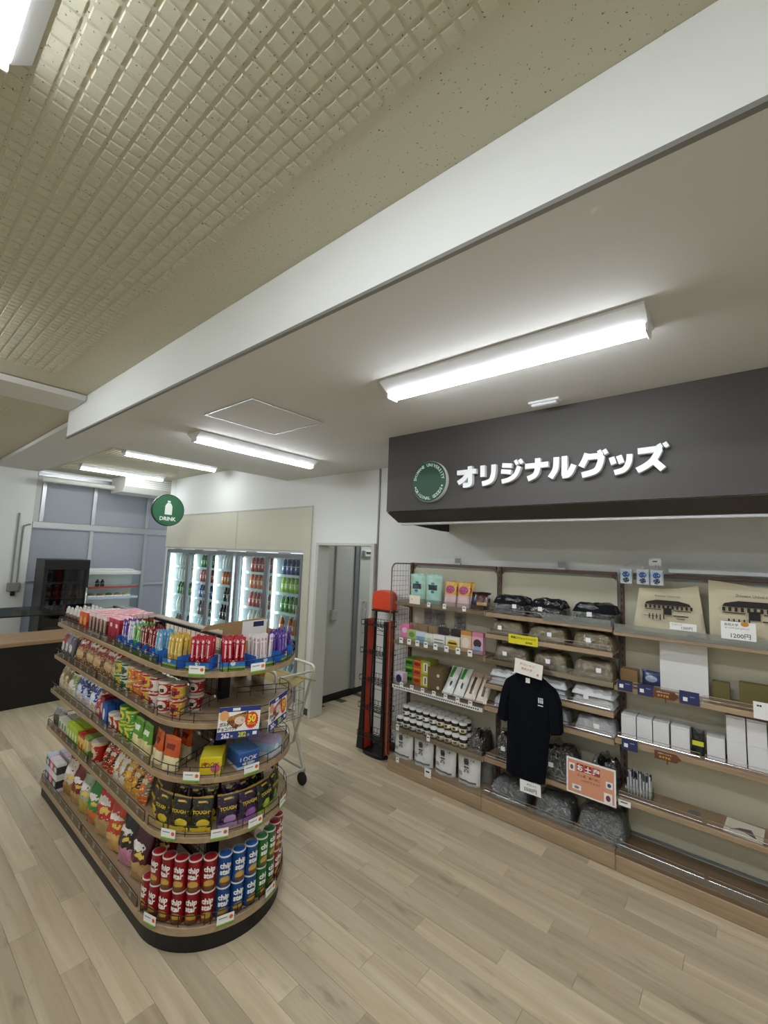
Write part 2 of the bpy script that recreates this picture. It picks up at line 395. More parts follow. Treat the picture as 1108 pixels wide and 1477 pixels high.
bar(XWIN-.06, XWIN+.03, 1.79, 4.95, 2.16, 2.26); bar(XWIN-.06, XWIN+.03, 1.79, 4.95, 3.032, 3.10)
bar(XWIN-.05, XWIN+.015, 3.612, 4.468, 1.17, 1.22); bar(XWIN-.05, XWIN+.01, 1.79, 2.623, 1.25, 1.28)
obj('window_filler', box('filler', XWIN-.06, XWIN+.0, 1.782, 1.868, 2.262, 3.03), M('filler','#c9cbc6',.7), win)
for a, b_ in ((1.93,2.625),(2.685,3.55),(3.61,4.47)): obj('pane', box('pane', XWIN-.03, XWIN-.02, a, b_, 2.262, 3.03), PANE, win)
for a, b_ in ((1.785,2.623),(2.687,3.548),(3.612,4.468)): obj('pane', box('pane', XWIN-.03, XWIN-.02, a, b_, .02, 2.158), PANE, win)
# doorway frame and the passage behind it
FR = M('door_frame_paint','#c9c9bf',.5)
bm = bmesh.new()
abox(bm, DX0-.045, DX0, YW-.05, YW+.14, .001, DZ+.03,.003); abox(bm, DX1, DX1+.045, YW-.05, YW+.14, .001, DZ+.03,.003); abox(bm, DX0, DX1, YW-.05, YW+.14, DZ, DZ+.03,.003)
struct('door_1', new(bm,'door_frame'), FR, 'pale grey steel frame of the open doorway')
HALL = M('passage_wall','#b9bab2',.7)
struct('wall_passage', box('wall_passage', -4.32, -4.22, YW+.101, 5.7, 0, 2.6), HALL, 'grey wall of the passage behind the doorway')
struct('wall_passage_right', box('wall_passage_right', -2.7, -2.6, YW+.101, 5.7, 0, 2.6), HALL, 'right wall of the passage behind the doorway')
struct('wall_passage_end', box('wall_passage_end', -4.219, -2.701, 5.6, 5.7, 0, 2.6), HALL, 'end wall of the passage')
struct('ceiling_passage', box('ceiling_passage', -4.32, -2.6, YW+.101, 5.7, 2.6, 2.7), HALL, 'ceiling of the passage')
struct('baseboard_passage', box('baseboard_passage', -4.219, -4.21, YW+.15, 5.59, .001, .09), BLACK, 'black skirting in the passage')
bm = bmesh.new(); abox(bm, -4.219, -4.19, 4.45, 4.51, .091, 2.3); struct('trim_8', new(bm,'passage_post'), GREYM, 'grey door post in the passage')
d2 = bpy.data.objects.new('door_2', None); C.objects.link(d2); d2['kind'] = 'structure'; d2['label'] = 'pale passage door with vertical pull handle and closer'
obj('door_leaf', box('leaf', -4.219, -4.18, 4.53, 5.4, .091, 2.02, .003), M('door_leaf','#c8c9c2',.5), d2)
obj('handle', tubes('handle', [[(-4.18,4.62,1.25),(-4.13,4.62,1.25),(-4.13,4.62,.82),(-4.18,4.62,.82)]], .012, 8), CHROME, d2)
obj('closer', box('closer', -4.179, -4.12, 4.56, 4.75, 1.88, 1.97, .008), M('closer','#d9d9d4',.4), d2)
obj('closer_arm', box('closer_arm', -4.12, -4.10, 4.58, 4.95, 1.93, 1.945), BLACK, d2)
t = thing('wall_switch', 'grey switch box with conduit on the passage wall', 'switch', (-4.22,4.08,1.1))
obj('switch_box', box('switch_box', .001, .04, -.05, .05, -.07, .07, .005), M('switch_grey','#b0b0a6',.5), t)
obj('conduit', tubes('conduit', [[(.015,0,.071),(.015,0,1.2)]], .011, 6), M('conduit','#a9a99d',.5), t)

# conduit on the left wall
t = thing('wall_conduit', 'two thin grey conduits running down to a socket on the far white wall', 'conduit', (-9.05,1.63,1.18))
CN = M('conduit_grey','#8d8f8c',.5)
obj('pipe', tubes('pipe', [[(.02,-.03,.08),(.02,-.03,1.2)]], .012, 6), CN, t)
obj('pipe', tubes('pipe', [smoothline([(.02,.04,.08),(.02,.04,.9),(.02,.06,1.0),(.02,.13,1.03)])], .012, 6), CN, t)
obj('socket_box', box('socket', .001,.06,-.08,.08,-.06,.08,.01), CN, t); obj('plug', box('plug', .02,.055,-.03,.03,-.13,-.061,.008), BLACK, t)

# =================================================================== LIGHTS
TUBE = emit('lit_led_bar', '#f3f8ff', LAMP)
FIXW = M('fixture_white', '#e6e8ea', .4)
def luminaire(x, y, z, ang, label, L_=1.25, wd=.11, lw=.04):
    t = thing('ceiling_light', label, 'ceiling light', (x,y,z), (0,0,ang), 'ceiling light bars')
    h = L_/2
    bm = bmesh.new(); aprism(bm, [(-wd,-.001),(wd,-.001),(wd,-.012),(lw+.005,-.05),(-lw-.005,-.05),(-wd,-.012)], -h, h, 'yz')
    bmesh.ops.recalc_face_normals(bm, faces=bm.faces); obj('housing', new(bm,'housing'), FIXW, t)
    bm = bmesh.new(); n = 10
    aprism(bm, [(-lw,-.051)]+[(-lw*math.cos(PI*i/n), -.058-.024*math.sin(PI*i/n)) for i in range(n+1)]+[(lw,-.051)], -h+.012, h-.012, 'yz')
    bmesh.ops.recalc_face_normals(bm, faces=bm.faces); obj('light_bar', smooth(new(bm,'light_bar'),30), TUBE, t)
    for s in (-1,1): obj('end_cap', box('end_cap', s*h-.0115 if s>0 else -h, s*h if s>0 else -h+.0115, -lw-.002,lw+.002,-.083,-.0505,.003), FIXW, t)
    return t
luminaire(-.87, 1.82, ZS, 0, 'lit white light bar nearest the dark sign, on the soffit')
luminaire(-3.42, 2.27, ZS, PI/2, 'lit white light bar beside the square ceiling hatch')
luminaire(-6.12, 2.68, ZC, PI/2, 'lit light bar right behind the soffit end')
luminaire(-7.90, 2.68, ZC, PI/2, 'lit light bar in front of the air conditioner, farthest of all')
luminaire(-.76, .045, ZC, 0, 'glaring light bar on the tiled ceiling at the top left corner', 1.25, .115, .07)
luminaire(-3.55, .03, ZC, 0, 'light bar on the tiled ceiling left of the picture')
luminaire(-6.8, .03, ZC, 0, 'unseen light bar added on the tiled ceiling over the counter')  # out of view, added to light the counter end of the room
luminaire(1.9, .03, ZC, 0, 'unseen light bar added on the tiled ceiling right of the camera')  # out of view, added for more light from the right
for x in (-6.2, -2.6, .8): luminaire(x, -1.9, ZC, 0, 'unseen light bar added on the tiled ceiling behind the camera')  # unseen row added to fill the room with light from behind
luminaire(1.6, 1.82, ZS, 0, 'unseen light bar added on the soffit beyond the right edge')  # unseen bar added to light the soffit side past the frame

# ceiling hatch, detector
bm = bmesh.new(); X0,X1,YA,YB = -2.91,-2.325,1.462,2.06
for a in ((X0,X1,YA,YA+.012),(X0,X1,YB-.012,YB),(X0,X0+.012,YA+.012,YB-.012),(X1-.012,X1,YA+.012,YB-.012)): abox(bm, a[0],a[1],a[2],a[3],ZS-.005,ZS-.0005)
t = thing('ceiling_hatch','square access hatch with thin aluminium rim in the soffit','hatch',(0,0,0))
obj('rim', new(bm,'rim'), ALU, t); obj('hatch_panel', box('hatch_panel', X0+.018,X1-.018,YA+.018,YB-.018,ZS-.004,ZS-.0005), SOFF, t)
t = thing('smoke_detector','small flat white device on the soffit above the dark sign','detector',(-.88,2.50,ZS))
obj('base', box('base', -.09,.09,-.03,.03,-.014,-.0005,.004), FIXW, t); obj('cover', box('cover', -.075,.075,-.022,.022,-.03,-.0145,.006), FIXW, t)

# round drink sign
t = thing('drink_sign','round green hanging sign with a white bottle and the word DRINK','sign',(-6.95,3.03,2.49),(0,0,PI/2))
n = 40; disc = [(.25*math.cos(2*PI*i/n), .25*math.sin(2*PI*i/n)) for i in range(n)]
obj('rim', prism('rim', disc, -.02, .02, 'xz', .004), M('sign_rim','#1d2b24',.4), t)
obj('face', prism('face', [(x*.95,z*.95) for x,z in disc], -.0215, -.0201, 'xz'), M('sign_green','#2f6b48',.4), t)
bm = bmesh.new(); aprism(bm, [(-.055,-.07),(.055,-.07),(.055,.06),(.035,.10),(.018,.115),(-.018,.115),(-.035,.10),(-.055,.06)], -.0235,-.0218,'xz'); aprism(bm, [(-.022,.122),(.022,.122),(.022,.148),(-.022,.148)], -.0235,-.0218,'xz')
SW = M('sign_white','#eef2ee',.4)
obj('bottle_mark', new(bm,'bottle_mark'), SW, t); obj('lettering', txt('DRINK', .075, .03, .0015, .25), SW, t, (0,-.0226,-.135))
for s in (-1,1): obj('wire', tubes('wire', [[(s*.1,0,.225),(s*.1,0,.655)]], .002, 4), ALU, t)

# air conditioner with duct
t = thing('air_conditioner','white ceiling air conditioner in front of the window','air conditioner',(-8.35,3.55,2.86))
ACW = M('ac_white','#dcdcd2',.5)
bm = bmesh.new(); aprism(bm, [(-.6,.282),(.05,.282),(.05,.10),(-.06,0),(-.6,0)], -.7, .7, 'xz')
for v in bm.verts: v.co = (v.co.x, v.co.y, v.co.z)
bmesh.ops.recalc_face_normals(bm, faces=bm.faces); obj('case', new(bm,'case'), ACW, t)
obj('grille', box('grille', .0505,.056,-.62,.69,.13,.25,.002), M('ac_grille','#c5c5bc',.5), t)
for k in range(3): obj('louvre', box('louvre', .0565,.062,-.60,.67,.145+k*.035,.157+k*.035), M('ac_louvre','#f0f0ea',.5), t)
t = thing('duct_pipe','white pipe running along the window top to the air conditioner','pipe',(0,0,0))
obj('pipe', tubes('pipe', [[(-8.8,1.80,2.955),(-8.8,2.845,2.955)]], .045, 12), ACW, t)
obj('collar', tubes('collar', [[(-8.8,1.95,2.955),(-8.8,1.99,2.955)]], .052, 12), ACW, t)

# =================================================================== SIGN BOX
SIGNB = M('sign_charcoal','#45423f',.55)
t = thing('sign_fascia','long charcoal sign box with raised white katakana above the goods shelves','sign',(0,2.635,0))
SX0, SX1 = -2.175, 2.2
bm = bmesh.new(); aprism(bm, [(0,2.849),(.03,2.849),(.03,2.25),(0,2.25)], SX0, SX1, 'yz'); bmesh.ops.recalc_face_normals(bm, faces=bm.faces); obj('front_panel', new(bm,'front_panel'), SIGNB, t)
bm = bmesh.new(); aprism(bm, [(.004,2.245),(.03,2.245),(.165,2.185),(.155,2.175)], SX0+.002, SX1, 'yz'); bmesh.ops.recalc_face_normals(bm, faces=bm.faces); obj('sloped_panel', new(bm,'sloped_panel'), M('sign_dark','#3a3733',.55), t)
obj('side_panel', box('side_panel', SX0, SX0+.02, .031, .919, 2.25, 2.849), SIGNB, t)
bm = bmesh.new(); aprism(bm, [(.031,2.249),(.919,2.249),(.919,2.15),(.8,2.15),(.19,2.18),(.166,2.186)], SX0+.003, SX0+.022, 'yz'); bmesh.ops.recalc_face_normals(bm, faces=bm.faces); obj('side_bracket', new(bm,'side_bracket'), M('sign_dark','#3a3733',.55), t)
obj('light_rail', box('light_rail', SX0+.03, SX1, .15, .19, 2.155, 2.174, .003), ALU, t)
LW = M('letter_white','#f3f5f6',.35)
STK = {
'o':[[(-1.522,2.493),(-1.375,2.493)],[(-1.423,2.531),(-1.42,2.425),(-1.433,2.404),(-1.474,2.403)],[(-1.434,2.485),(-1.467,2.447),(-1.512,2.420)]],
'ri':[[(-1.328,2.526),(-1.327,2.449)],[(-1.248,2.524),(-1.251,2.46),(-1.273,2.416),(-1.33,2.402)]],
'ji':[[(-1.189,2.512),(-1.124,2.503)],[(-1.196,2.473),(-1.129,2.462)],[(-1.075,2.494),(-1.099,2.442),(-1.141,2.415),(-1.191,2.405)],[(-1.101,2.535),(-1.086,2.507)],[(-1.072,2.537),(-1.056,2.51)]],
'na':[[(-1.037,2.488),(-.893,2.488)],[(-.958,2.532),(-.96,2.465),(-.977,2.427),(-1.02,2.408)]],
'ru':[[(-.846,2.525),(-.852,2.454),(-.883,2.403)],[(-.799,2.526),(-.800,2.408)],[(-.812,2.41),(-.775,2.416),(-.746,2.469)]],
'gu':[[(-.673,2.526),(-.688,2.487),(-.708,2.452)],[(-.682,2.505),(-.590,2.505)],[(-.599,2.504),(-.607,2.46),(-.632,2.42),(-.703,2.402)],[(-.612,2.536),(-.600,2.512)],[(-.585,2.537),(-.572,2.511)]],
'tsu':[[(-.548,2.489),(-.537,2.449)],[(-.512,2.494),(-.499,2.451)],[(-.459,2.496),(-.465,2.45),(-.488,2.414),(-.535,2.401)]],
'zu':[[(-.421,2.506),(-.310,2.508)],[(-.322,2.506),(-.349,2.454),(-.383,2.424),(-.426,2.402)],[(-.356,2.455),(-.308,2.399)],[(-.326,2.532),(-.314,2.510)],[(-.300,2.537),(-.287,2.513)]]}
THIN = {('ji',3),('ji',4),('gu',3),('gu',4),('zu',3),('zu',4)}
for k, ss in STK.items():
    bm = bmesh.new()
    for i, s in enumerate(ss): aribbon(bm, s, .021 if (k,i) in THIN else (.029 if k in ('tsu','ji') else .033), -.035-.0007*i, -.004)
    bmesh.ops.recalc_face_normals(bm, faces=bm.faces); obj('letter', new(bm,'letter'), LW, t)
lg = obj('emblem', prism('emblem', [(.15*math.cos(2*PI*i/48), .15*math.sin(2*PI*i/48)) for i in range(48)], -.036, -.001, 'xz', .002), M('emblem_edge','#d5d8d8',.4), t, (-1.755,0,2.452))
lg['label'] = 'round dark green emblem with white ring lettering'
obj('emblem_face', prism('emblem_face', [(.148*math.cos(2*PI*i/48), .148*math.sin(2*PI*i/48)) for i in range(48)], -.0378, -.0362, 'xz'), M('emblem_green','#1f4a34',.4), lg)
EW = M('emblem_white','#cfe0d4',.5)
def ring(word, r, a_mid, step, size, flip=False):
    n = len(word)
    for i, ch in enumerate(word):
        if ch == ' ': continue
        k = (i-(n-1)/2)*step; a = a_mid + (k if flip else -k)
        ro = (a-PI/2) if not flip else (a+PI/2)
        me = bpy.data.meshes.new('ring_letter'); me = txt(ch, size, .02, .0012)
        obj('ring_letter', me, EW, lg, (r*math.cos(a), -.0389, r*math.sin(a)), (0,-ro,0))
ring('SHIMANE UNIVERSITY', .122, PI/2, .165, .032); ring('ORIGINAL GOODS', .122, -PI/2, .165, .032, True)
for s in (-1,1): obj('ring_dot', prism('ring_dot', [(.007*math.cos(PI*i/4), .007*math.sin(PI*i/4)) for i in range(8)], -.0389,-.038,'xz'), EW, lg, (s*.115,0,-.038))

# =================================================================== DRINK COOLERS
CF = M('cooler_frame','#8e9294',.35,.6); CIN = M('cooler_inside','#c9d2d3',.5); CSH = M('cooler_shelf','#d8dede',.4,.3)
LEDC = emit('cooler_led','#eef8ff', 9.0)
DOORS = [(-8.0,-7.225),(-7.225,-6.54),(-6.54,-5.83),(-5.76,-5.01),(-5.01,-4.26)]
WHO = ['leftmost cooler door','second cooler door from the left','middle cooler door','second cooler door from the doorway','cooler door nearest the doorway']
def profile(h, r, neck=.014):
    return [(r*.86,0),(r,.008),(r,h*.58),(r*.93,h*.66),(r*.62,h*.80),(neck,h*.90),(neck,h*.915)]
BOT = {}
def bottle(key, body, label_c, cap_c, h=.21, r=.033):
    if key in BOT: return BOT[key]
    b = M('drink_'+body, body, .12, 0, .6); lm = pk('lab_'+key, [(0,label_c),(.75,'#e9ece6'),(.85,label_c)], [(.5,.45,.2,.25,'#f0f0ea','o')])
    k = ('drink_bottle', [('body', lathe('bottle', profile(h,r), 12), b, (0,0,0)), ('label_band', lathe('band', [(r+.0006,h*.2),(r+.0006,h*.54)], 12), lm, (0,0,0)), ('cap', lathe('cap', [(.016,h*.916),(.016,h),(0,h+.0005)], 10), M('cap_'+cap_c,cap_c,.4), (0,0,0))])
    BOT[key] = k; return k
B_ = {'green':('#3c7a2c','#4f9a34','#f2f2ee','green tea bottle'),'lime':('#8fb63a','#b9cf4a','#58a23a','lime green drink bottle'),'dark':('#2a1a12','#3a2418','#1a1a1a','dark cola bottle'),
 'water':('#bcd4de','#5b96c8','#e8eef2','clear water bottle'),'red':('#a3342a','#c8472f','#efefef','red drink bottle'),'white':('#e5e6df','#d7d9d2','#f2f2ee','milky white bottle'),
 'blue':('#28406f','#2d4f9c','#e8e8e8','navy blue bottle'),'orange':('#c8693a','#d98449','#f0efe8','orange tea bottle'),'black':('#1b1c20','#26262b','#c03a2a','black coffee bottle')}
ROWS = [['white','white','green','white','dark','lime'],['green','red','blue','dark','water','water'],['white','orange','dark','dark','lime','green'],['red','orange','red','white','green','lime'],['blue','lime','green','orange','dark','water']]
for di, (a, b_) in enumerate(DOORS):
    t = thing('drink_cooler', 'upright glass door drink cooler, '+WHO[di], 'cooler', ((a+b_)/2, YW, 0), group='wall coolers')
    w2 = (b_-a)/2-.002
    bm = bmesh.new()
    abox(bm, -w2, w2, .70, .72, .09, 1.88); abox(bm, -w2, -w2+.015, .11, .70, .09, 1.88); abox(bm, w2-.015, w2, .11, .70, .09, 1.88)
    abox(bm, -w2+.015, w2-.015, .11, .70, 1.86, 1.88); abox(bm, -w2+.015, w2-.015, .11, .70, .09, .14)
    obj('cabinet', new(bm,'cabinet'), CIN, t)
    d = thing('door_dummy','','') if False else obj('door', None or (lambda bm: (abox(bm,-w2,w2,-.015,.03,1.825,1.885,.004), abox(bm,-w2,w2,-.015,.03,.1,.15,.004), abox(bm,-w2,-w2+.04,-.015,.03,.151,1.824,.004), abox(bm,w2-.04,w2,-.015,.03,.151,1.824,.004), new(bm,'door'))[-1])(bmesh.new()), CF, t)
    obj('glass', box('glass', -w2+.041, w2-.041, .004, .010, .151, 1.824), GLASS, d)
    obj('pull_handle', tubes('pull', [[(w2-.02,-.016,1.25),(w2-.02,-.045,1.25),(w2-.02,-.045,.85),(w2-.02,-.016,.85)]], .008, 6), CF, d)
    obj('hinge_cap', box('hinge', -.12, .10, -.012, .02, 1.886, 1.893), BLACK, d)
    obj('led_strip', box('led', -w2+.05, -w2+.085, .075, .10, .18, 1.80, .004), LEDC, t)
    zs = [.20,.52,.82,1.10,1.36,1.60][:6]
    for si, z in enumerate(zs):
        sh = obj('shelf', box('shelf', -w2+.06, w2-.018, .13, .68, z-.012, z, .002), CSH, t)
        obj('price_rail', box('price_rail', -w2+.09, w2-.018, .118, .129, z-.03, z+.004), M('rail_pale','#cfe2ea',.3), sh)
        key = ROWS[di][5-si]; bd, lb, cp, nm = B_[key]; hh = .265 if z < .5 else .225
        k = bottle(key+str(hh), bd, lb, cp, hh, .043 if hh > .25 else .037)
        nb = 7 if hh < .25 else 6
        ordn = ['bottom','second lowest','third lowest','third highest','second highest','top'][si]
        for q in range(nb):
            if rnd.random() < .1 and si in (2,3): continue
            x = -w2+.14+q*((2*w2-.20)/(nb-1))
            place(k, nm+' on the '+ordn+' shelf of the '+WHO[di], 'bottle', ((a+b_)/2+x, YW+.20, z+.0005), group='bottles in the wall coolers')

# =================================================================== COUNTER, FRIDGE, SHOWCASE
t = thing('service_counter','low counter with black front and wooden top at the left','counter',(-6.85,0,0))
obj('front_panel', box('front', -.33,.33,-1.2,2.1,.001,.705), BLACK, t)
obj('countertop', box('top', -.36,.36,-1.22,2.13,.7055,.75,.004), wood('counter_wood','#8c6f50','#a98a66',.4,1,4), t)
t = thing('counter_screen','glass screen with black rail standing on the counter','screen',(-6.55,.5,.7505))
obj('rail', box('rail', -.012,.012,-1.6,1.5,.285,.30), BLACK, t); obj('glass', box('glass', -.003,.003,-1.6,1.5,.3005,.40), clear('smoked_glass','#aab4b8',.1,.03), t)
for yy in (-1.5,1.45): obj('post', box('post', -.01,.01,yy-.01,yy+.01,0,.2845), BLACK, t)
t = thing('black_fridge','black upright glass door drinks fridge behind the counter','fridge',(-8.55,2.14,0))
bm = bmesh.new(); abox(bm, -.25,-.22,-.30,.30,.05,1.66); abox(bm,-.22,.25,-.30,-.27,.05,1.66); abox(bm,-.22,.25,.27,.30,.05,1.66); abox(bm,-.22,.25,-.27,.27,1.52,1.66); abox(bm,-.22,.25,-.27,.27,.05,.16)
obj('cabinet', new(bm,'cabinet'), BLACK, t); obj('plinth', box('plinth',-.23,.23,-.28,.28,.001,.0495), BLACK, t)
d = obj('door', (lambda bm: (abox(bm,.251,.29,-.30,.30,1.50,1.66,.006),abox(bm,.251,.29,-.30,.30,.1,.22,.006),abox(bm,.251,.29,-.30,-.25,.221,1.499,.006),abox(bm,.251,.29,.25,.30,.221,1.499,.006),new(bm,'door'))[-1])(bmesh.new()), BLACK, t)
obj('glass', box('glass', .265,.272,-.249,.249,.221,1.499), clear('dark_glass','#b9c0c4',.08,.03), d)
obj('pull_handle', tubes('pull', [[(.2905,.27,1.2),(.33,.27,1.2),(.33,.27,.7),(.2905,.27,.7)]], .012, 6), CHROME, d)
obj('led_strip', box('fridge_glow',-.2,.2,-.26,-.245,1.49,1.515), emit('fridge_added_glow','#eef4ff',6.0), t)  # glowing strip added to brighten the dark fridge inside, no known lamp
for z in (.55,.80,1.05,1.28): obj('shelf', box('shelf', -.21,.22,-.265,.265,z-.01,z), GREYM, t)
for si, (z,key) in enumerate(((.80,'water'),(1.05,'red'))):
    bd, lb, cp, nm = B_[key]; k = bottle(key+'f', bd, lb, cp, .2, .033)
    for q in range(5): place(k, nm+' standing in the black fridge', 'bottle', (-8.40, 1.95+q*.095, z+.0005), group='bottles in the black fridge')
t = thing('open_showcase','white open refrigerated showcase with two shelves under the window','showcase',(-8.6,2.90,0))
SCW = M('showcase_white','#e3e6e2',.35)
bm = bmesh.new(); abox(bm,-.3,-.27,-.42,.42,.02,1.46); abox(bm,-.27,.1,-.42,-.405,.02,1.40); abox(bm,-.27,.3,-.405,.405,.02,.80)
obj('body', new(bm,'body'), SCW, t); obj('end_glass', box('end_glass', -.27,.1,.405,.42,.02,1.40), GLASS, t)
obj('canopy', box('canopy', -.269,.12,-.42,.42,1.405,1.47,.015,2), SCW, t); obj('canopy_lip', box('lip', -.25,.05,-.42,.32,1.4705,1.50,.008), SCW, t)
for z, cc in ((1.20,'#a8403c'),(1.02,'#c9d3e2')):
    s = obj('shelf', box('shelf', -.265,.10,-.40,.40,z-.012,z), SCW, t); obj('price_rail', box('rail', .101,.11,-.40,.40,z-.03,z+.006), M('rail'+cc,cc,.4), s)
for q in range(2): place(bottle('blackcan','#1b1c20','#26262b','#1a1a1a',.12,.033), 'small black bottle on the upper shelf of the white showcase', 'bottle', (-8.56,2.66+q*.075,1.2005), group='small black bottles in the showcase')
for q in range(5): place(('food_tray', [('tray', box('tray',-.06,.06,-.065,.065,0,.03,.008), PAPER, (0,0,0)), ('food', lathe('food', [(.05,.0305),(.045,.055),(.02,.065),(0,.067)], 10), M('food%d'%q, ['#6c7a3a','#8a6a35','#4c6a30','#a5853e','#b8a55a'][q], .5), (0,0,0))]), ['small tray of green food at the left end of the white showcase','tray of brown food second in the white showcase','tray of dark green food in the middle of the white showcase','tray of golden food fourth in the white showcase','tray of pale food at the right of the showcase row'][q], 'food tray', (-8.56,2.58+q*.135,1.0205), group='food trays in the showcase')

# =================================================================== WALL GONDOLA
GB = 3.50                     # front face of the back panels
PIT = .921; GX0 = -2.535
BAYS = [dict(sh=[1.487,1.132,.745,.375], who='holding tea, sweets and jars'), dict(sh=[1.483,1.318,1.125,.935,.765,.385], who='holding packed shirts behind the hanging polo'),
        dict(sh=[1.468,1.115,.785,.430], who='holding tote bags and white boxes'), dict(sh=[1.468,1.115,.785,.430], who='standing empty at the right end')]
def rail_wires(name, x0, x1, z0, z1, y):
    return tubes(name, [[(x0,y,z0),(x0,y,z1),(x1,y,z1),(x1,y,z0)], [(x0,y,(z0+z1)/2+.006),(x1,y,(z0+z1)/2+.006)]], .0022, 5)
for bi, B in enumerate(BAYS):
    x0 = GX0+bi*PIT; x1 = x0+PIT; xm = (x0+x1)/2; h = PIT/2
    t = thing('wall_gondola', 'brown wooden wall shelf unit '+B['who'], 'shelf unit', (xm,0,0), group='wall shelf units')
    obj('back_panel', box('back', -h+.022,h-.022,GB,GB+.012,.13,1.80), CREAM, t)
    obj('top_rail', box('top_rail', -h+.026,h-.026,GB-.012,GB+.02,1.822,1.846,.003), BROWNM, t)
    for s in (-1,1):
        bm = bmesh.new(); aprism(bm, [(s*(h-.026),1.822),(s*(h-.065),1.822),(s*(h-.026),1.785)], GB-.008, GB-.001, 'xz'); bmesh.ops.recalc_face_normals(bm, faces=bm.faces); obj('corner_gusset', new(bm,'gusset'), BROWNM, t)
    def post(s):
        p = obj('post', box('post', s*h-.024 if s>0 else -h-.0, s*h if s>0 else -h+.024, GB-.03,GB+.03,.125,1.846,.002), BROWNM, t)
        bm = bmesh.new()
        for k in range(34):
            z = .2+k*.048; cx = (s*h-.012*s); abox(bm, cx-.004, cx+.004, GB-.0312, GB-.0302, z, z+.026)
        obj('slots', new(bm,'slots'), M('slot_dark','#2b211b',.7), p, kind='stuff')
    post(-1)
    if bi in (3,): post(1)
    bs = obj('base_deck', box('deck', -h+.001,h-.001,3.215,GB-.032,.095,.122,.002), DECKW if bi >= 2 else GONDW, t)
    obj('base_front', box('base_front', -h+.001,h-.001,3.21,3.235,.001,.0945,.004), EDGEW, bs)
    obj('guard', box('guard', -h+.01,h-.01,3.2165,3.2195,.1225,.165), ACR, bs)
    if bi >= 1: obj('guard_wire', tubes('gw', [[(-h+.02,3.2225,.13),(-h+.02,3.2225,.18),(-.01,3.2225,.18),(-.01,3.2225,.13)],[(.01,3.2225,.13),(.01,3.2225,.18),(h-.02,3.2225,.18),(h-.02,3.2225,.13)],[(-h+.02,3.2225,.158),(-.01,3.2225,.158)],[(.01,3.2225,.158),(h-.02,3.2225,.158)]], .0022, 5), CHROME, bs)
    for si, z in enumerate(B['sh']):
        yf = 3.24
        sh = obj('shelf', box('shelf', -h+.003,h-.003,yf+.012,GB-.032,z-.022,z,.002), GONDW, t)
        obj('front_edge', box('front_edge', -h+.003,h-.003,yf,yf+.0115,z-.032,z,.003), EDGEW, sh)
        for s in (-1,1): obj('bracket', prism('bracket', [(yf+.03,z-.0325),(GB-.035,z-.0325),(GB-.035,z-.075)], s*(h-.012)-.004, s*(h-.012)+.004, 'yz'), BROWNM, sh)
        if bi == 0 or (bi == 1 and si == 2): obj('guard', box('guard', -h+.01,h-.01,yf-.004,yf-.001,z-.03,z+.045), ACR, sh)
        if bi == 1 and si != 2 or bi >= 2:
            if (bi,si) == (2,0) or (bi,si) == (1,0): obj('guard', box('guard', -h+.01 if bi==2 else 0,h-.01,yf-.004,yf-.001,z-.01,z+.045), clear('milky_acrylic','#dfe6e6',.3,.2), sh)
            if (bi,si) != (2,0):
                obj('guard_wire', tubes('gw', [[(a,yf+.004,z),(a,yf+.004,z+.04),(b,yf+.004,z+.04),(b,yf+.004,z)] for a,b in ((-h+.02,-.012),(.012,h-.02))]+[[(a,yf+.004,z+.018),(b,yf+.004,z+.018)] for a,b in ((-h+.02,-.012),(.012,h-.02))], .0022, 5), CHROME, sh)
        if bi == 0 and si == 2:
            obj('price_rail', box('price_rail', -h+.01,h-.01,yf-.008,yf-.0045,z-.034,z-.004), M('rail_white','#e8e8e2',.5), sh)
            bm = bmesh.new()
            for k in range(44): abox(bm, -h+.03+k*.0195, -h+.03+k*.0195+.011, yf-.0086, yf-.0081, z-.024, z-.012)
            obj('rail_print', new(bm,'rail_print'), INK, sh, kind='stuff')
    if bi == 0:       # wire side panel of the first unit
        X = -h-.012; bm = bmesh.new()
        atube(bm, [(X,GB-.01,1.835)]+[(X,3.26-.06*math.sin(a*PI/12),1.775+.06*math.cos(a*PI/12)) for a in range(7)]+[(X,3.20+.05-.05*math.cos(a*PI/12),.16-.05*math.sin(a*PI/12)) for a in range(6)], .007, 6)
        pf = obj('side_frame', smooth(new(bm,'side_frame')), M('brown_tube','#7a6757',.4), t)
        L_ = [[(X,3.205,.2+k*.046),(X,GB-.03,.2+k*.046)] for k in range(35)]+[[(X,3.235+k*.046,.15),(X,3.235+k*.046,1.835)] for k in range(6)]
        obj('side_mesh', tubes('side_mesh', L_, .0016, 4), BROWNM, pf)
def bx(name, w_, h_, d_, mat, bev=.0015): return (name, [('body', box(name, -w_/2,w_/2,-d_/2,d_/2,0,h_,bev), mat, (0,0,0))])
def with_text(kind, body, size, mat, off, bold=0, width=None):
    kind[1].append(('lettering', txt(body,size,bold,.0008,width), mat, off)); return kind
PM = {}
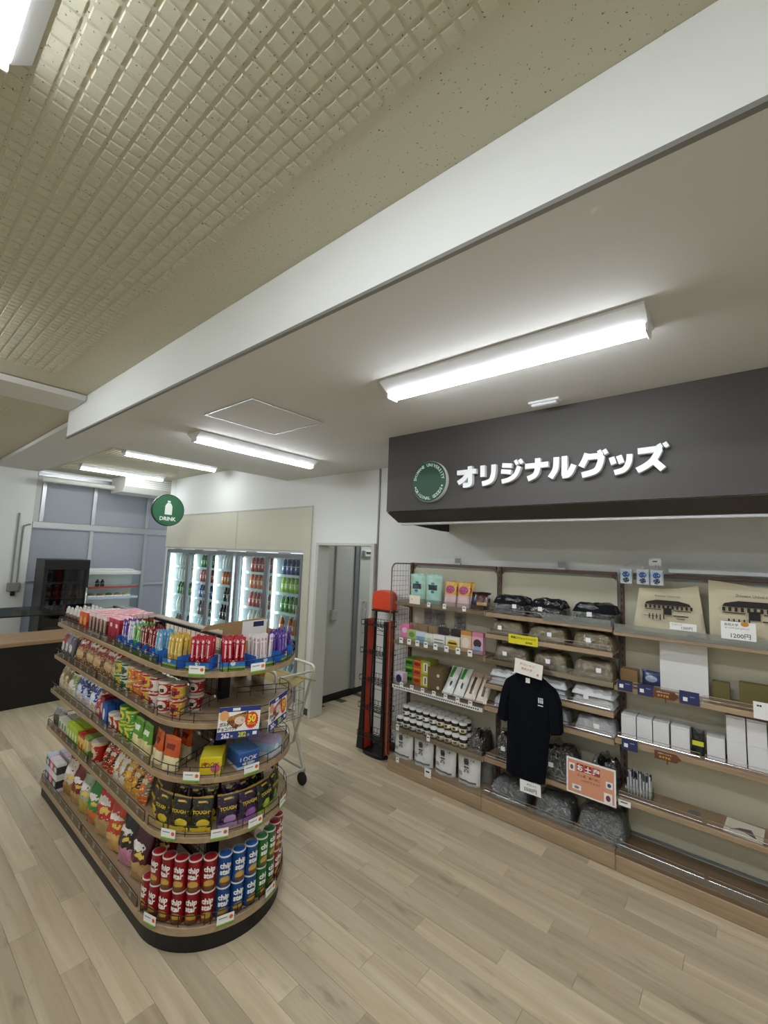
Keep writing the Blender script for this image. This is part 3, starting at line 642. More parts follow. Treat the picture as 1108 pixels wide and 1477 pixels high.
def pouch_mesh(w_, h_, d_, stand=False, seed=0, nx=9, nz=11):
    key = (w_,h_,d_,stand,seed)
    if key in PM: return PM[key]
    r = random.Random(seed*31+5); bm = bmesh.new(); F, Bk = [], []
    ph = [r.uniform(0,6.28) for _ in range(6)]
    for j in range(nz+1):
        v = j/nz; rowf, rowb = [], []
        for i in range(nx+1):
            u = i/nx; e = max(0,1-abs(2*u-1)**2.6)**.55
            if stand: pv = (1-v)**.6*.95+.05 if v < .93 else 0.02
            else: pv = max(0,math.sin(PI*min(1,max(0,(v-.05)/.9))))**.55 if .05 < v < .95 else .0
            th = d_/2*e*pv
            x = (u-.5)*w_*(1-.05*pv+ (0 if stand else .02*math.sin(9*v+ph[0])))
            wr = .10*d_*math.sin(11*u+7*v+ph[1])*math.sin(9*v-5*u+ph[2])*e*min(1,pv*2)+ .05*d_*math.sin(23*v+13*u+ph[3])*e*min(1,pv*2)
            wob = .006*math.sin(5*u+ph[4])*(1 if v > .9 else 0)
            z = v*h_ + (wob*h_*3 if v > .95 else 0)
            rowf.append((x,-th+wr-.0004,z)); rowb.append((x,th+wr*.3+.0004,z))
        F.append(rowf); Bk.append(rowb)
    VF = [[bm.verts.new(p) for p in r_] for r_ in F]; VB = [[bm.verts.new(p) for p in r_] for r_ in Bk]
    for j in range(nz):
        for i in range(nx):
            bm.faces.new((VF[j][i],VF[j][i+1],VF[j+1][i+1],VF[j+1][i])); bm.faces.new((VB[j][i+1],VB[j][i],VB[j+1][i],VB[j+1][i+1]))
    for j in range(nz):
        bm.faces.new((VF[j+1][0],VB[j+1][0],VB[j][0],VF[j][0])); bm.faces.new((VF[j][nx],VB[j][nx],VB[j+1][nx],VF[j+1][nx]))
    for i in range(nx):
        bm.faces.new((VF[0][i],VB[0][i],VB[0][i+1],VF[0][i+1])); bm.faces.new((VF[nz][i+1],VB[nz][i+1],VB[nz][i],VF[nz][i]))
    me = smooth(new(bm,'pouch'), 50); PM[key] = me; return me
def bag(name, w_, h_, d_, mat, stand=False, seed=0): return (name, [('pouch', pouch_mesh(w_,h_,d_,stand,seed), mat, (0,0,0))])
def card(label, w_, h_, loc, mat, lines=(), rot=(0,0,0), name='price_card', cat='price card', group=None, th=.0015):
    """a flat card with its printed lines (text, size, x, z, ink)"""
    t = thing(name, label, cat, loc, rot, group)
    c = obj('card', box('card', -w_/2,w_/2,-th/2,th/2,0,h_), mat, t)
    for ln in lines: obj('print', txt(ln[0], ln[1], ln[5] if len(ln) > 5 else .01, .0006, ln[6] if len(ln) > 6 else None), ln[4], t, (ln[2], -th/2-.0004, ln[3]))
    return t
def tick(x, y, z, label, group, rz=0, w_=.032, h_=.04):
    t = thing('price_tag', label, 'price tag', (x,y,z), (0,0,rz), group)
    obj('card', box('tag', -w_/2,w_/2,-.0007,.0007,0,h_), PAPER, t)
    obj('print', box('tag_print', -w_*.3,w_*.25,-.0012,-.0008,h_*.55,h_*.72), INK, t)

# ------------------------------------------------------------------ goods, first unit (tea, sweets, jars)
G1 = 'goods on the tea and sweets unit'
Z = 1.4875
mint = foil('mint_pack', [(0,'#9fb9b0'),(.12,'#a9d3bf'),(.93,'#8fc0ac')], [(.5,.55,.27,.09,'#2c3a3c','s'),(.5,.68,.12,.04,'#3d7f9b','o'),(.5,.40,.12,.05,'#3d7f9b','o')])
for k, x in enumerate((-2.35,-2.175)):
    place(bag('tea_pouch', .172,.26,.07, mint, True, k), ['mint green pouch at the left end of the top shelf','mint green pouch beside the yellow packs on the top shelf'][k], 'pouch', (x,3.35,Z), (.0,0,0))
yel = pk('yellow_pack', [(0,'#d9b8bb'),(.45,'#d9a63a'),(.95,'#a8772a')], [(.5,.66,.36,.16,'#a3316b','o'),(.5,.2,.4,.17,'#e3c5c8','s')], (90,.66,'#f0dfa0'))
for k, x in enumerate((-1.985,-1.855)):
    for j in range(2): place(bag('coffee_pack', .118,.215,.035, yel, False, k+2*j), ['yellow and pink flat pack left of its twin on the top shelf','yellow and pink flat pack next to the brown pouch'][k] if j == 0 else 'yellow and pink flat pack behind another on the top shelf', 'pack', (x+j*.012,3.31+j*.05,Z), (-.12,0,0), 'yellow packs on the top shelf')
place(bag('cocoa_pouch', .175,.145,.05, foil('cocoa', [(0,'#32221f'),(1,'#2a1b18')], [(.62,.55,.3,.26,'#5a3528','o'),(.62,.3,.25,.08,'#caa077','s'),(.2,.5,.16,.2,'#3b3a55','o')])), 'dark brown pouch lying at the right end of the tea shelf', 'pouch', (-1.71,3.33,Z), (-.25,0,0))
card('cream card with a red flower clipped to the top tea shelf', .115,.075,(-2.30,3.2305,1.482), M('cream_card','#efe9d3',.6), [('■',.014,-.03,.04,M('pink_ink','#c9607a',.6))], name='shelf_card')
for k, x in enumerate((-2.15,-1.99,-1.80)): tick(x,3.233,1.47,'small white price tag on the top tea shelf','tags top tea shelf')
# second shelf
Z = 1.1325
def lbx(name, w_, h_, d_, mn, ramp, patches, label, x, y, speck=None, cat='box', rz=0, z=None, group=None): return place(bx(name,w_,h_,d_, pk(mn,ramp,patches,speck)), label, cat, (x,y,Z if z is None else z), (0,0,rz), group)
lbx('sweet_box',.10,.14,.05,'pinkbox',[(0,'#e88fb2'),(.5,'#ea7fa8')],[(.5,.6,.3,.18,'#f7d5e2','o')],'bright pink box at the left end of the second shelf',-2.48,3.36)
lbx('sweet_box',.095,.10,.04,'greencard',[(0,'#b6c67b'),(1,'#dfe4c8')],[(.5,.6,.35,.25,'#6f9a4b','o')],'box with a green leaf picture beside the pink box',-2.38,3.33)
lbx('sweet_box',.105,.10,.04,'bluecard',[(0,'#9cb9cf'),(.6,'#cfdfe6')],[(.5,.4,.35,.2,'#7fa6c4','s')],'pale blue box between the leaf box and the small white box',-2.275,3.32)
lbx('sweet_box',.08,.095,.04,'whitecard',[(0,'#d9dccf'),(.6,'#eceade')],[(.5,.45,.3,.2,'#b9c9b0','o')],'small off-white box with a faint green mark',-2.18,3.315)
lbx('sweet_box',.118,.10,.04,'whitecard2',[(0,'#e5e6de'),(.6,'#efefe8')],[(.5,.35,.4,.06,'#8a8f8a','s'),(.5,.6,.4,.05,'#8a8f8a','s')],'white box with two grey lines of print',-2.075,3.31)
lbx('sweet_box',.135,.105,.04,'yellowface',[(0,'#e9e2c8'),(.75,'#e8e6da')],[(.5,.42,.38,.34,'#e5c53a','o'),(.5,.5,.3,.07,'#2d2d2d','s')],'white box with a big yellow round picture',-1.935,3.305)
lbx('sweet_box',.098,.17,.05,'beigeanimal',[(0,'#e4c7a5'),(.8,'#c98f4d')],[(.5,.45,.36,.24,'#f1ded0','o')],'tan box with a pale round picture',-1.81,3.315)
lbx('sweet_box',.098,.17,.05,'pinkanimal',[(0,'#dfaebe'),(.8,'#d9879f')],[(.5,.5,.36,.2,'#4b3a3c','o'),(.5,.25,.34,.12,'#8fb3c9','o')],'rose pink box with a dark oval, right of the tan box',-1.705,3.315)
kraft = M('kraft','#9d8262',.8)
for k, x in enumerate((-2.44,-2.335,-2.23)): place(bag('kraft_pouch',.10,.15,.03,kraft,True,k+3), 'small kraft paper pouch at the back of the second shelf','pouch',(x,3.43,Z),group='kraft pouches')
for k, x in enumerate((-2.105,-1.975)):
    place(('gift_bag',[('bag',pouch_mesh(.112,.15,.04,True,9),M('darkbag','#3a2b2c',.5),(0,0,0)),('handle',tubes('handle',[smoothline([(-.025,0,.148),(-.02,0,.18),(.02,0,.18),(.025,0,.148)])],.002,5),BLACK,(0,0,0))]), ['dark maroon gift bag left of its twin','dark maroon gift bag near the tan box'][k],'gift bag',(x,3.42,Z))
for k,(x,c) in enumerate(((-2.31,'#5f5353'),(-2.19,'#6d5b60'),(-1.98,'#8a8584'))):
    place(('hanging_pack',[('print_sheet',box('ps',-.05,.05,-.002,.002,-.15,0),pk('sheet%d'%k,[(0,c),(.7,'#9d9590')],[(.5,.4,.35,.25,'#3c3236','o')]),(0,0,0)),('film',box('fl',-.056,.056,-.006,-.0025,-.16,.012),FILM,(0,0,0))]),['clear wrapped dark card hung on the back panel, left one','clear wrapped mauve card hung on the back panel, middle one','clear wrapped grey card hung above the gift bags'][k],'pack',(x,3.485,1.435),(0,0,0))
for k, x in enumerate((-2.44,-2.35,-2.26,-2.17,-2.07,-1.96,-1.85,-1.74)): tick(x,3.233,1.118,'small white price tag on the second tea shelf','tags second tea shelf',w_=.04,h_=.05)
# third shelf
Z = .7455
lbx('tea_box',.09,.10,.07,'lavbox',[(0,'#d8c9dd'),(1,'#e5dbe6')],[(.5,.5,.36,.36,'#2b2a4c','o')],'lavender box with a dark round logo on the third shelf',-2.47,3.29)
for j in range(3):
    lbx('tea_box',.085,.072,.12,'greentea',[(0,'#4b8a35'),(.8,'#77ad46')],[(.5,.5,.4,.18,'#23451f','s')],'green tea carton in the stack beside the orange stack',-2.435,3.42,z=Z+j*.0725,group='green tea cartons')
    lbx('tea_box',.085,.072,.12,'orangetea',[(0,'#c3602e'),(.8,'#d98a3d')],[(.5,.5,.4,.22,'#a22c26','o')],'orange tea carton with a red mark in the middle stack',-2.345,3.42,z=Z+j*.0725,group='orange tea cartons')
for j in range(2):
    lbx('tea_box',.10,.12 if j else .11,.13,'limetea',[(0,'#c9c63a'),(.75,'#9cae3c')],[(.5,.5,.22,.34,'#f0efe2','s'),(.5,.5,.06,.25,'#2f4a26','s')],'lime yellow tea carton with a white label, '+('upper' if j else 'lower')+' one',-2.245,3.415,z=Z+j*.1105)
    lbx('tea_box',.145,.10,.17,'brownbox',[(0,'#6d5a3e'),(1,'#76623f')],[(.75,.4,.1,.14,'#d8d3c4','o')],'brown carton with a small white emblem, '+('upper' if j else 'lower')+' of two',-2.115,3.385,z=Z+j*.1005)
noo = foil('noodle_bag',[(0,'#dfe2da'),(.5,'#eceee8')],[(.35,.75,.16,.2,'#3aa83c','s'),(.6,.35,.1,.1,'#2a2f2a','o')],(70,.7,'#8a938c'))
for k, x in enumerate((-1.985,-1.88)): place(bag('noodle_pack',.10,.27,.035,noo,False,k+20), ['white and green long pack leaning back, left one','white and green long pack leaning back beside the beige packs'][k],'pack',(x,3.29,Z+.012),(-.75,0,0))
bei = foil('beige_bag',[(0,'#e2d6c4'),(.8,'#d3b9a3')],[(.5,.5,.12,.3,'#4b4038','s')],(80,.68,'#b07b5a'))
for k, x in enumerate((-1.775,-1.67)): place(bag('noodle_pack',.10,.25,.035,bei,False,k+23), ['beige long pack with dark writing, left of two','beige long pack with dark writing, right of two'][k],'pack',(x,3.29,Z+.012),(-.75,0,0))
for k in range(7): tick(-2.42+k*.115,3.2325,.735,'small white price tag on the third tea shelf','tags third tea shelf',w_=.035)
# jars
Z = .3755
def jar_kind(key, lab):
    return ('jam_jar',[('glass',lathe('jar',[(.030,0),(.033,.004),(.033,.066),(.029,.073)],14),M('jar_'+key,'#3a2a1c' if key!='w' else '#2a2826',.12),(0,0,0)),('label_band',lathe('jl',[(.0336,.016),(.0336,.048)],14),pk('jarlab_'+key,[(0,lab),(.2,'#e9e7da')],[(.5,.5,.2,.3,'#4a4438','s')]),(0,0,0)),('lid',lathe('lid',[(.031,.0735),(.0335,.075),(.0335,.089),(.030,.091),(0,.091)],14),M('jar_lid','#e9e9e4',.4),(0,0,0))])
JW, JY = jar_kind('w','#d9dad5'), jar_kind('y','#cdbb4a')
for i in range(10):
    for j in range(2):
        k = JW if i < 6 else JY; wl = 'white' if i < 6 else 'yellow'
        if j == 0 or True: place(k,'dark jam jar with a '+wl+' label in the lower layer','jar',(-2.455+i*.0715,3.283+j*.0705,Z),(0,0,rnd.uniform(-.4,.4)),'jam jars, lower layer, '+wl+' labels')
obj('display_step', box('step',-.34,.34,-.045,.03,0,.0905,.002), ACR, None, (-2.12,3.437,Z), label='clear display step under the back rows of jars', category='display step')
for i in range(9):
    for j in range(3):
        k = JW if i < 5 else JY; wl = 'white' if i < 5 else 'yellow'
        yy = 3.3225+j*.0715 if j < 1 else 3.396+(j-1)*.0705
        z = Z+.0915 if j < 1 else Z+.0918
        if j == 2 and i > 7: continue
        place(k,'dark jam jar with a '+wl+' label in the upper layer','jar',(-2.42+i*.0725,yy,z),(0,0,rnd.uniform(-.4,.4)),'jam jars, upper layer, '+wl+' labels')
for x in (-2.45,-2.12): tick(x,3.2325,.355,'small white price tag below the jam jars','tags jar shelf',h_=.05)
def slump(name, w_, d_, h_, mat, seed):
    """a soft folded bundle: rounded heap with creases"""
    r = random.Random(seed); bm = bmesh.new(); nx, ny = 14, 10; ph = [r.uniform(0,6) for _ in range(5)]; T = []
    for j in range(ny+1):
        row = []
        for i in range(nx+1):
            u, v = i/nx*2-1, j/ny*2-1; e = (max(0,1-abs(u)**9)*max(0,1-abs(v)**8))**.5
            zz = h_*e*(.86+.09*math.sin(4*u+ph[0])*math.cos(3*v+ph[1])+.05*math.sin(11*u+6*v+ph[2]))
            row.append(bm.verts.new((u*w_/2*(1-.02*math.sin(5*v+ph[3])), v*d_/2, max(.001,zz))))
        T.append(row)
    for j in range(ny):
        for i in range(nx): bm.faces.new((T[j][i],T[j][i+1],T[j+1][i+1],T[j+1][i]))
    edge = T[0]+[r_[-1] for r_ in T[1:]]+T[-1][-2::-1]+[r_[0] for r_ in T[-2:0:-1]]
    bot = [bm.verts.new((v.co.x, v.co.y, 0)) for v in edge]; n = len(edge)
    for i in range(n): bm.faces.new((edge[(i+1)%n], edge[i], bot[i], bot[(i+1)%n]))
    bm.faces.new(bot[::-1]); bmesh.ops.recalc_face_normals(bm, faces=bm.faces)
    return smooth(new(bm,name),50)
def garment(w_, d_, h_, col, seed, tag=True, layers=1):
    cm = M('cloth_'+col, col, .85, 0, .2, (60,.25,.01)); parts = []
    hh = h_/layers
    for l in range(layers): parts.append(('folded_cloth', slump('folded', w_*.94, d_*.92, hh*.93, cm, seed+l), cm, (0,0,.003+l*hh)))
    parts.append(('film', slump('film', w_, d_, h_*1.03, FILM, seed+9), FILM, (0,0,0)))
    if tag: parts.append(('price_sticker', box('sticker',-.016,.016,-.001,.001,0,.03), PAPER, (rnd.uniform(-.05,.05),-d_/2-.0012,h_*.35)))
    return ('packed_shirt', parts)
place(garment(.135,.22,.17,'#101013',41,False), 'black packed garment at the right end of the jar shelf','packed shirt',(-1.695,3.36,Z))
# white tea bags
Z = .1225
tbm = foil('white_tea', [(0,'#e3e3df'),(.9,'#d2d2ce')], [(.5,.10,.38,.03,'#6a6a66','s'),(.2,.3,.1,.06,'#a5a5a0','s')], None, .3)
for k, x in enumerate((-2.42,-2.205,-1.985,-1.765)):
    kd = bag('tea_bag',.205,.235,.095,tbm,True,k+50)
    kd = (kd[0], kd[1]+[('lettering', txt('番',.05,.03), INK, (0,-.052,.175)), ('lettering', txt('茶',.05,.03), INK, (0.0,-.05,.115)), ('lettering', txt('くき',.02,.02), INK, (.05,-.043,.19))])
    place(kd, ['white tea bag with brush writing, leftmost of four','second white tea bag from the wire side panel','third white tea bag from the wire side panel','white tea bag with brush writing, rightmost of four'][k],'tea bag',(x,3.30,Z))
place(bag('tea_bag',.16,.20,.08,foil('grey_tea',[(0,'#8f8f8c'),(1,'#9a9a96')]),True,55),'grey foil bag behind the last white tea bag','tea bag',(-1.70,3.43,Z))
tick(-2.42,3.2085,.10,'white price tag below the leftmost tea bag','tags tea bags'); tick(-2.10,3.2085,.08,'larger white price tag between the tea bags','tags tea bags',w_=.065,h_=.07)

# ------------------------------------------------------------------ goods, second unit (packed shirts)
def packs(z, col, xs, w_, h_, d_, who, seed, layers=1):
    for k, x in enumerate(xs):
        place(garment(w_[k] if isinstance(w_,list) else w_, d_, h_, col, seed+3*k, True, layers), who[k], 'packed shirt', (x,3.365,z+.0005))
packs(1.483,'#14161c',(-1.43,-1.145,-.82),[.28,.25,.29],.15,.2,['black packed shirts at the left of the top garment shelf','black packed shirts in the middle of the top garment shelf','black packed shirts at the right of the top garment shelf'],60,2)
packs(1.318,'#8a7a4e',(-1.455,-1.145,-.83),[.27,.29,.27],.12,.2,['olive packed shirt at the left of the second garment shelf','olive packed shirt in the middle of the second garment shelf','olive packed shirt at the right of the second garment shelf'],70)
packs(1.125,'#7f7048',(-1.42,-1.12,-.83),[.28,.25,.27],.125,.2,['dark olive packed shirt left, above the hanging polo','dark olive packed shirt in the middle of the third garment shelf','dark olive packed shirt at the right of the third garment shelf'],80)
packs(.935,'#e3e4e6',(-1.46,-1.13,-.835),[.26,.26,.28],.13,.2,['white packed shirts left of the hanging polo','white packed shirts just right of the polo shoulder','white packed shirt at the right end below the olive ones'],90,2)
packs(.765,'#d3d5d8',(-1.46,-1.10,-.825),[.2,.22,.27],.11,.2,['pale grey packed shirt left of the polo, lower shelf','pale grey packed shirt beside the polo sleeve','pale grey packed shirt at the right of the fifth garment shelf'],100)
packs(.385,'#0d0e13',(-1.42,-1.06,-.77),[.22,.24,.17],.24,.22,['black packed garment left behind the hanging polo','black packed garment behind the souvenir poster','black rounded bag right of the souvenir poster'],110)
for k,(x,w_,h_) in enumerate(((-1.42,.30,.15),(-1.095,.27,.155),(-.790,.29,.185))):
    place(garment(w_,.225,h_,'#6b7074',120+4*k,False), ['grey packed garment under the hanging polo','grey packed garment in the middle of the base shelf','grey packed garment at the right end of the base shelf'][k],'packed shirt',(x,3.355,.1225))
YEL = M('yellow_card','#e6d91f',.6)
card('bright yellow price strip on the garment shelves',.225,.068,(-1.30,3.2325,1.278),YEL,[('長袖スウェットシャツ',.02,0,.047,INK,.02,.19),('¥3900',.02,.045,.018,INK,.02)])
# hanging polo shirt
POLO = M('navy_cloth','#0a0d16',.9,0,.15,(90,.2,.01))
def shirt_mesh(outline, nz, y0, th, ph):
    bm = bmesh.new(); nx = 16; rows_f, rows_b = [], []
    for (z, xl, xr) in outline:
        rf, rb = [], []
        for i in range(nx+1):
            u = i/nx; x = xl+(xr-xl)*u; e = max(0,1-abs(2*u-1)**3)**.6; fold = .010*math.sin(16*u+ph+2*z)*min(1,(1.1-z)*2.2)*e
            rf.append(bm.verts.new((x, y0-th*e+fold, z))); rb.append(bm.verts.new((x, y0+th*e+fold+.002, z)))
        rows_f.append(rf); rows_b.append(rb)
    for R, s in ((rows_f,1),(rows_b,-1)):
        for j in range(len(R)-1):
            for i in range(nx):
                q = (R[j][i],R[j][i+1],R[j+1][i+1],R[j+1][i]); bm.faces.new(q if s > 0 else q[::-1])
    for j in range(len(rows_f)-1):
        bm.faces.new((rows_f[j][0],rows_f[j+1][0],rows_b[j+1][0],rows_b[j][0])); bm.faces.new((rows_f[j][-1],rows_b[j][-1],rows_b[j+1][-1],rows_f[j+1][-1]))
    for R in (0,-1):
        for i in range(nx):
            q = (rows_f[R][i],rows_f[R][i+1],rows_b[R][i+1],rows_b[R][i]); bm.faces.new(q)
    bmesh.ops.recalc_face_normals(bm, faces=bm.faces); return smooth(new(bm,'shirt'),70)
t = thing('polo_shirt','dark navy polo shirt hanging in front of the packed shirts','polo shirt',(-1.225,3.155,.06))
def lerp(a, b, n): return [tuple(a[k]+(b[k]-a[k])*i/n for k in range(3)) for i in range(n)]
bodyl = lerp((.325,-.165,.115),(.65,-.160,.150),5)+lerp((.65,-.160,.150),(.86,-.165,.175),4)+lerp((.86,-.165,.175),(.97,-.17,.175),3)+lerp((.97,-.17,.175),(1.035,-.08,.10),4)+[(1.04,-.07,.09)]
obj('shirt_body', shirt_mesh(bodyl, 0, 0, .036, .5), POLO, t)
for s, (a, b, c) in ((-1,((-.245,.71),(-.155,.69),(-.12,1.0))),(1,((.16,.66),(.245,.67),(.13,1.0)))):
    if s < 0: poly = [(-.235,.685),(-.158,.665),(-.150,.80),(-.10,.99),(-.09,1.02),(-.165,.975),(-.20,.88)]
    else: poly = [(.150,.66),(.238,.685),(.228,.88),(.195,.965),(.10,1.02),(.11,.98),(.145,.80)]
    bm = bmesh.new(); aprism(bm, poly, -.028, .022, 'xz'); bmesh.ops.recalc_face_normals(bm, faces=bm.faces)
    bmesh.ops.bevel(bm, geom=list(bm.edges), offset=.011, segments=3, affect='EDGES'); obj('sleeve', smooth(new(bm,'sleeve'),60), POLO, t)
bm = bmesh.new(); aprism(bm, [(-.082,1.035),(-.055,1.075),(.06,1.07),(.098,1.02),(.088,.955),(.055,.96),(.03,1.01),(0,1.03),(-.045,1.025),(-.07,.985)], -.044, -.03, 'xz'); bmesh.ops.recalc_face_normals(bm, faces=bm.faces)
bmesh.ops.bevel(bm, geom=list(bm.edges), offset=.004, segments=2, affect='EDGES'); obj('collar', smooth(new(bm,'collar'),60), POLO, t)
obj('placket', box('placket', -.012,.022,-.040,-.034,.83,1.0,.002), POLO, t)
obj('size_label', box('size_label', -.004,.026,-.0475,-.0455,.985,1.018), PAPER, t)
bm = bmesh.new()
for k,(a,b,c,d_) in enumerate(((.082,.090,.865,.900),(.094,.116,.892,.900),(.094,.102,.865,.888),(.106,.116,.865,.888),(.080,.116,.845,.852))): abox(bm,a,b,-.0415,-.0398,c,d_)
obj('chest_logo', new(bm,'chest_logo'), M('logo_white','#dfe2e6',.6), t)
obj('hanger', tubes('hanger',[smoothline([(-.12,.0,1.02),(0,.0,1.06),(.12,.0,1.02)]),[(0,0,1.06),(0,.01,1.10),(.0,.075,1.10)]],.004,6), CHROME, t)
card('white price card clipped above the polo collar',.20,.10,(-1.205,3.08,1.10),M('card_warm','#f4efe6',.6),[('ポロシャツ',.022,-.01,.072,M('pale_red','#d08a80',.6),.01),('島根大学',.020,-.01,.042,M('pale_red','#d08a80',.6),.01),('●',.02,.07,.025,M('pale_red','#d08a80',.6))],(0,.10,0))
card('white price card reading 5500 pinned to the polo hem',.145,.078,(-1.19,3.10,.315),PAPER,[('ポロシャツ',.014,.01,.058,INK,.01),('5500円',.03,0,.025,INK,.01)],(0,-.03,0))
# souvenir poster
t = thing('souvenir_poster','salmon orange souvenir poster in a white border below the black packs','poster',(-.83,3.2,.378))
SAL = M('salmon_print','#dd9c7c',.5)
obj('board', box('board',-.15,.15,-.003,.003,0,.222), PAPER, t); obj('print_area', box('pa',-.140,.140,-.0042,-.0032,.010,.212), SAL, t)
RD = M('red_banner','#9c1f23',.5); bm = bmesh.new()
for k in range(3): abox(bm, -.085+k*.049, -.040+k*.049, -.0052,-.0043,.150,.197)
obj('banner', new(bm,'banner'), RD, t)
for k, ch in enumerate('お土産'): obj('lettering', txt(ch,.04,.05,.0006), PAPER, t, (-.0625+k*.049,-.0058,.173))
BR = M('brown_ink','#9a5630',.6)
obj('lettering', txt('お土産、贈り物に',.018,.01,.0005), BR, t, (-.01,-.0048,.125)); obj('lettering', txt('いかがですか？',.018,.01,.0005), BR, t, (0,-.0048,.098))
for (x,z,w_,h_,c) in ((-.115,.165,.035,.05,'#7a5a42'),(.112,.12,.04,.04,'#3c4f86'),(-.085,.045,.055,.03,'#7f8894'),(.105,.04,.048,.06,'#7a3a36')):
    obj('picture', box('pic',x-w_/2,x+w_/2,-.0052,-.0043,z-h_/2,z+h_/2), PAPER, t)
    obj('picture_motif', prism('motif',[(x+w_*.3*math.cos(i*PI/4),z+h_*.32*math.sin(i*PI/4)) for i in range(8)],-.0058,-.0053,'xz'), M('motif'+c,c,.6), t)

# ------------------------------------------------------------------ goods, third unit
def tote(label, x, y, z, w_, h_, tilt, rz, seed, crumple=.01):
    t = thing('tote_bag', label, 'tote bag', (x,y,z), (tilt,0,rz)); r = random.Random(seed); bm = bmesh.new(); n = 14; ph = [r.uniform(0,6) for _ in range(4)]
    F, Bk = [], []
    for j in range(n+1):
        v = j/n; a, b = [], []
        for i in range(n+1):
            u = i/n; wv = crumple*math.sin(7*u+ph[0]+3*v)*math.sin(5*v+ph[1]); e = (1-abs(2*u-1)**4)*(1-abs(2*v-1)**4)
            xx = (u-.5)*w_*(1-.09*(1-v)*0); zz = v*h_+.02*math.sin(3*u+ph[2])*v+(crumple-.004)*7*(u-.5)*v; xx += (crumple-.004)*5*(u-.5)*(.5-v)*w_*4
            a.append(bm.verts.new((xx,-.010*e+wv-.001,zz))); b.append(bm.verts.new((xx,.010*e+wv+.001,zz)))
        F.append(a); Bk.append(b)
    for j in range(n):
        for i in range(n): bm.faces.new((F[j][i],F[j][i+1],F[j+1][i+1],F[j+1][i])); bm.faces.new((Bk[j][i+1],Bk[j][i],Bk[j+1][i],Bk[j+1][i+1]))
        bm.faces.new((F[j][0],F[j+1][0],Bk[j+1][0],Bk[j][0])); bm.faces.new((F[j][n],Bk[j][n],Bk[j+1][n],F[j+1][n]))
    for i in range(n): bm.faces.new((F[0][i],Bk[0][i],Bk[0][i+1],F[0][i+1])); bm.faces.new((F[n][i],F[n][i+1],Bk[n][i+1],Bk[n][i]))
    bmesh.ops.recalc_face_normals(bm, faces=bm.faces)
    obj('bag_body', smooth(new(bm,'bag_body'),70), M('canvas','#d3c8ab',.9,0,.1,(400,.2,.002)), t)
    # printed building: long facade, hipped roof, gate, windows
    bm = bmesh.new(); y0, y1 = -.0205-crumple, -.0195-crumple; s = w_/.36; zc = h_*.50
    def R(a,b,c,d): abox(bm, a*s, b*s, y0, y1, zc+c*s, zc+d*s)
    aprism(bm, [(-.125*s,zc+.030*s),(.125*s,zc+.030*s),(.115*s,zc+.046*s),(.06*s,zc+.06*s),(-.06*s,zc+.06*s),(-.115*s,zc+.046*s)], y0, y1, 'xz')
    for k in range(11): R(-.125+k*.0245,-.113+k*.0245,.006,.027)
    R(-.022,.022,-.03,.012); R(-.125,-.035,-.003,.002); R(.035,.125,-.003,.002); R(-.13,-.05,-.045,-.042); R(.03,.11,-.036,-.030); R(.05,.09,-.052,-.048)
    for k in range(5): R(-.10+k*.02-.003,-.10+k*.02+.003,-.06-.006*(k%2),-.03)
    obj('building_print', new(bm,'building_print'), M('print_dark','#2f2c2b',.9), t, kind='stuff')
    obj('print', txt('Shimane University',.018*s,.0,.0005), M('print_dark','#2f2c2b',.9), t, (0,-.0205-crumple,zc+.085*s))
    obj('strap', tubes('strap',[smoothline([(-w_*.2,.014+crumple,h_-.005),(-w_*.17,.03,h_-.08),(w_*.17,.03,h_-.08),(w_*.2,.014+crumple,h_-.005)])],.006,6), M('canvas','#d3c8ab',.9), t)
    return t
tote('crumpled canvas tote bag with a building print, left of two',-.395,3.36,1.4695,.36,.30,-.10,.0,3,.014)
tote('flat canvas tote bag with a building print, right of two',.03,3.33,1.4695,.42,.345,-.06,0,4,.004)
card('small white handwritten price card on the left tote shelf edge',.135,.042,(-.305,3.2315,1.518),PAPER,[('1200円',.02,.02,.014,INK,.005),('エコバッグ',.011,-.03,.031,INK,.0)])
t = card('larger white handwritten price card with an orange sticker',.155,.10,(-.045,3.2285,1.50),PAPER,[('島根大学',.016,-.03,.082,INK,.0),('オリジナルエコバッグ',.011,-.005,.064,INK,.0),('1200円',.032,.01,.022,INK,.005)])
obj('orange_sticker', prism('sticker',[(.03+.018*math.cos(i*PI/6),.09+.013*math.sin(i*PI/6)) for i in range(12)],-.0024,-.001,'xz'), M('amber','#c98a2a',.5), t)
for k, x in enumerate((-.635,-.535,-.455)):
    t = thing('hook_pack',['blue and white pack on the leftmost hook','blue and white pack on the middle hook','blue and white pack on the hook under the small sign'][k],'pack',(x*.98,3.33,1.775))
    obj('pack', box('hp',-.036,.036,-.018,.018,0,.10,.004), pk('hookpack',[(0,'#c9d6df'),(.5,'#b9d0e0'),(.85,'#dfe8ec')],[(.5,.62,.3,.2,'#2b5fa8','o'),(.5,.25,.26,.18,'#2a3552','o')],(120,.62,'#e8f0f4')), t)
    obj('hook', tubes('hook',[[(0,.165,.14),(0,-.03,.115),(0,-.045,.13)],[(0,0,.10),(0,0,.121)]],.002,5), CHROME, t)
card('small framed sign above the rightmost hook pack',.07,.05,(-.465,3.40,1.90),PAPER,[('■■■',.01,0,.03,INK)],name='hook_sign',cat='sign')
obj('cross_bar', box('cross_bar',-.26,.26,-.008,.008,0,.026,.002), M('bar_white','#d5dadd',.35,.3), None, (-.14,3.485,1.858), label='white metal hook bar behind the tote bags', category='bar')
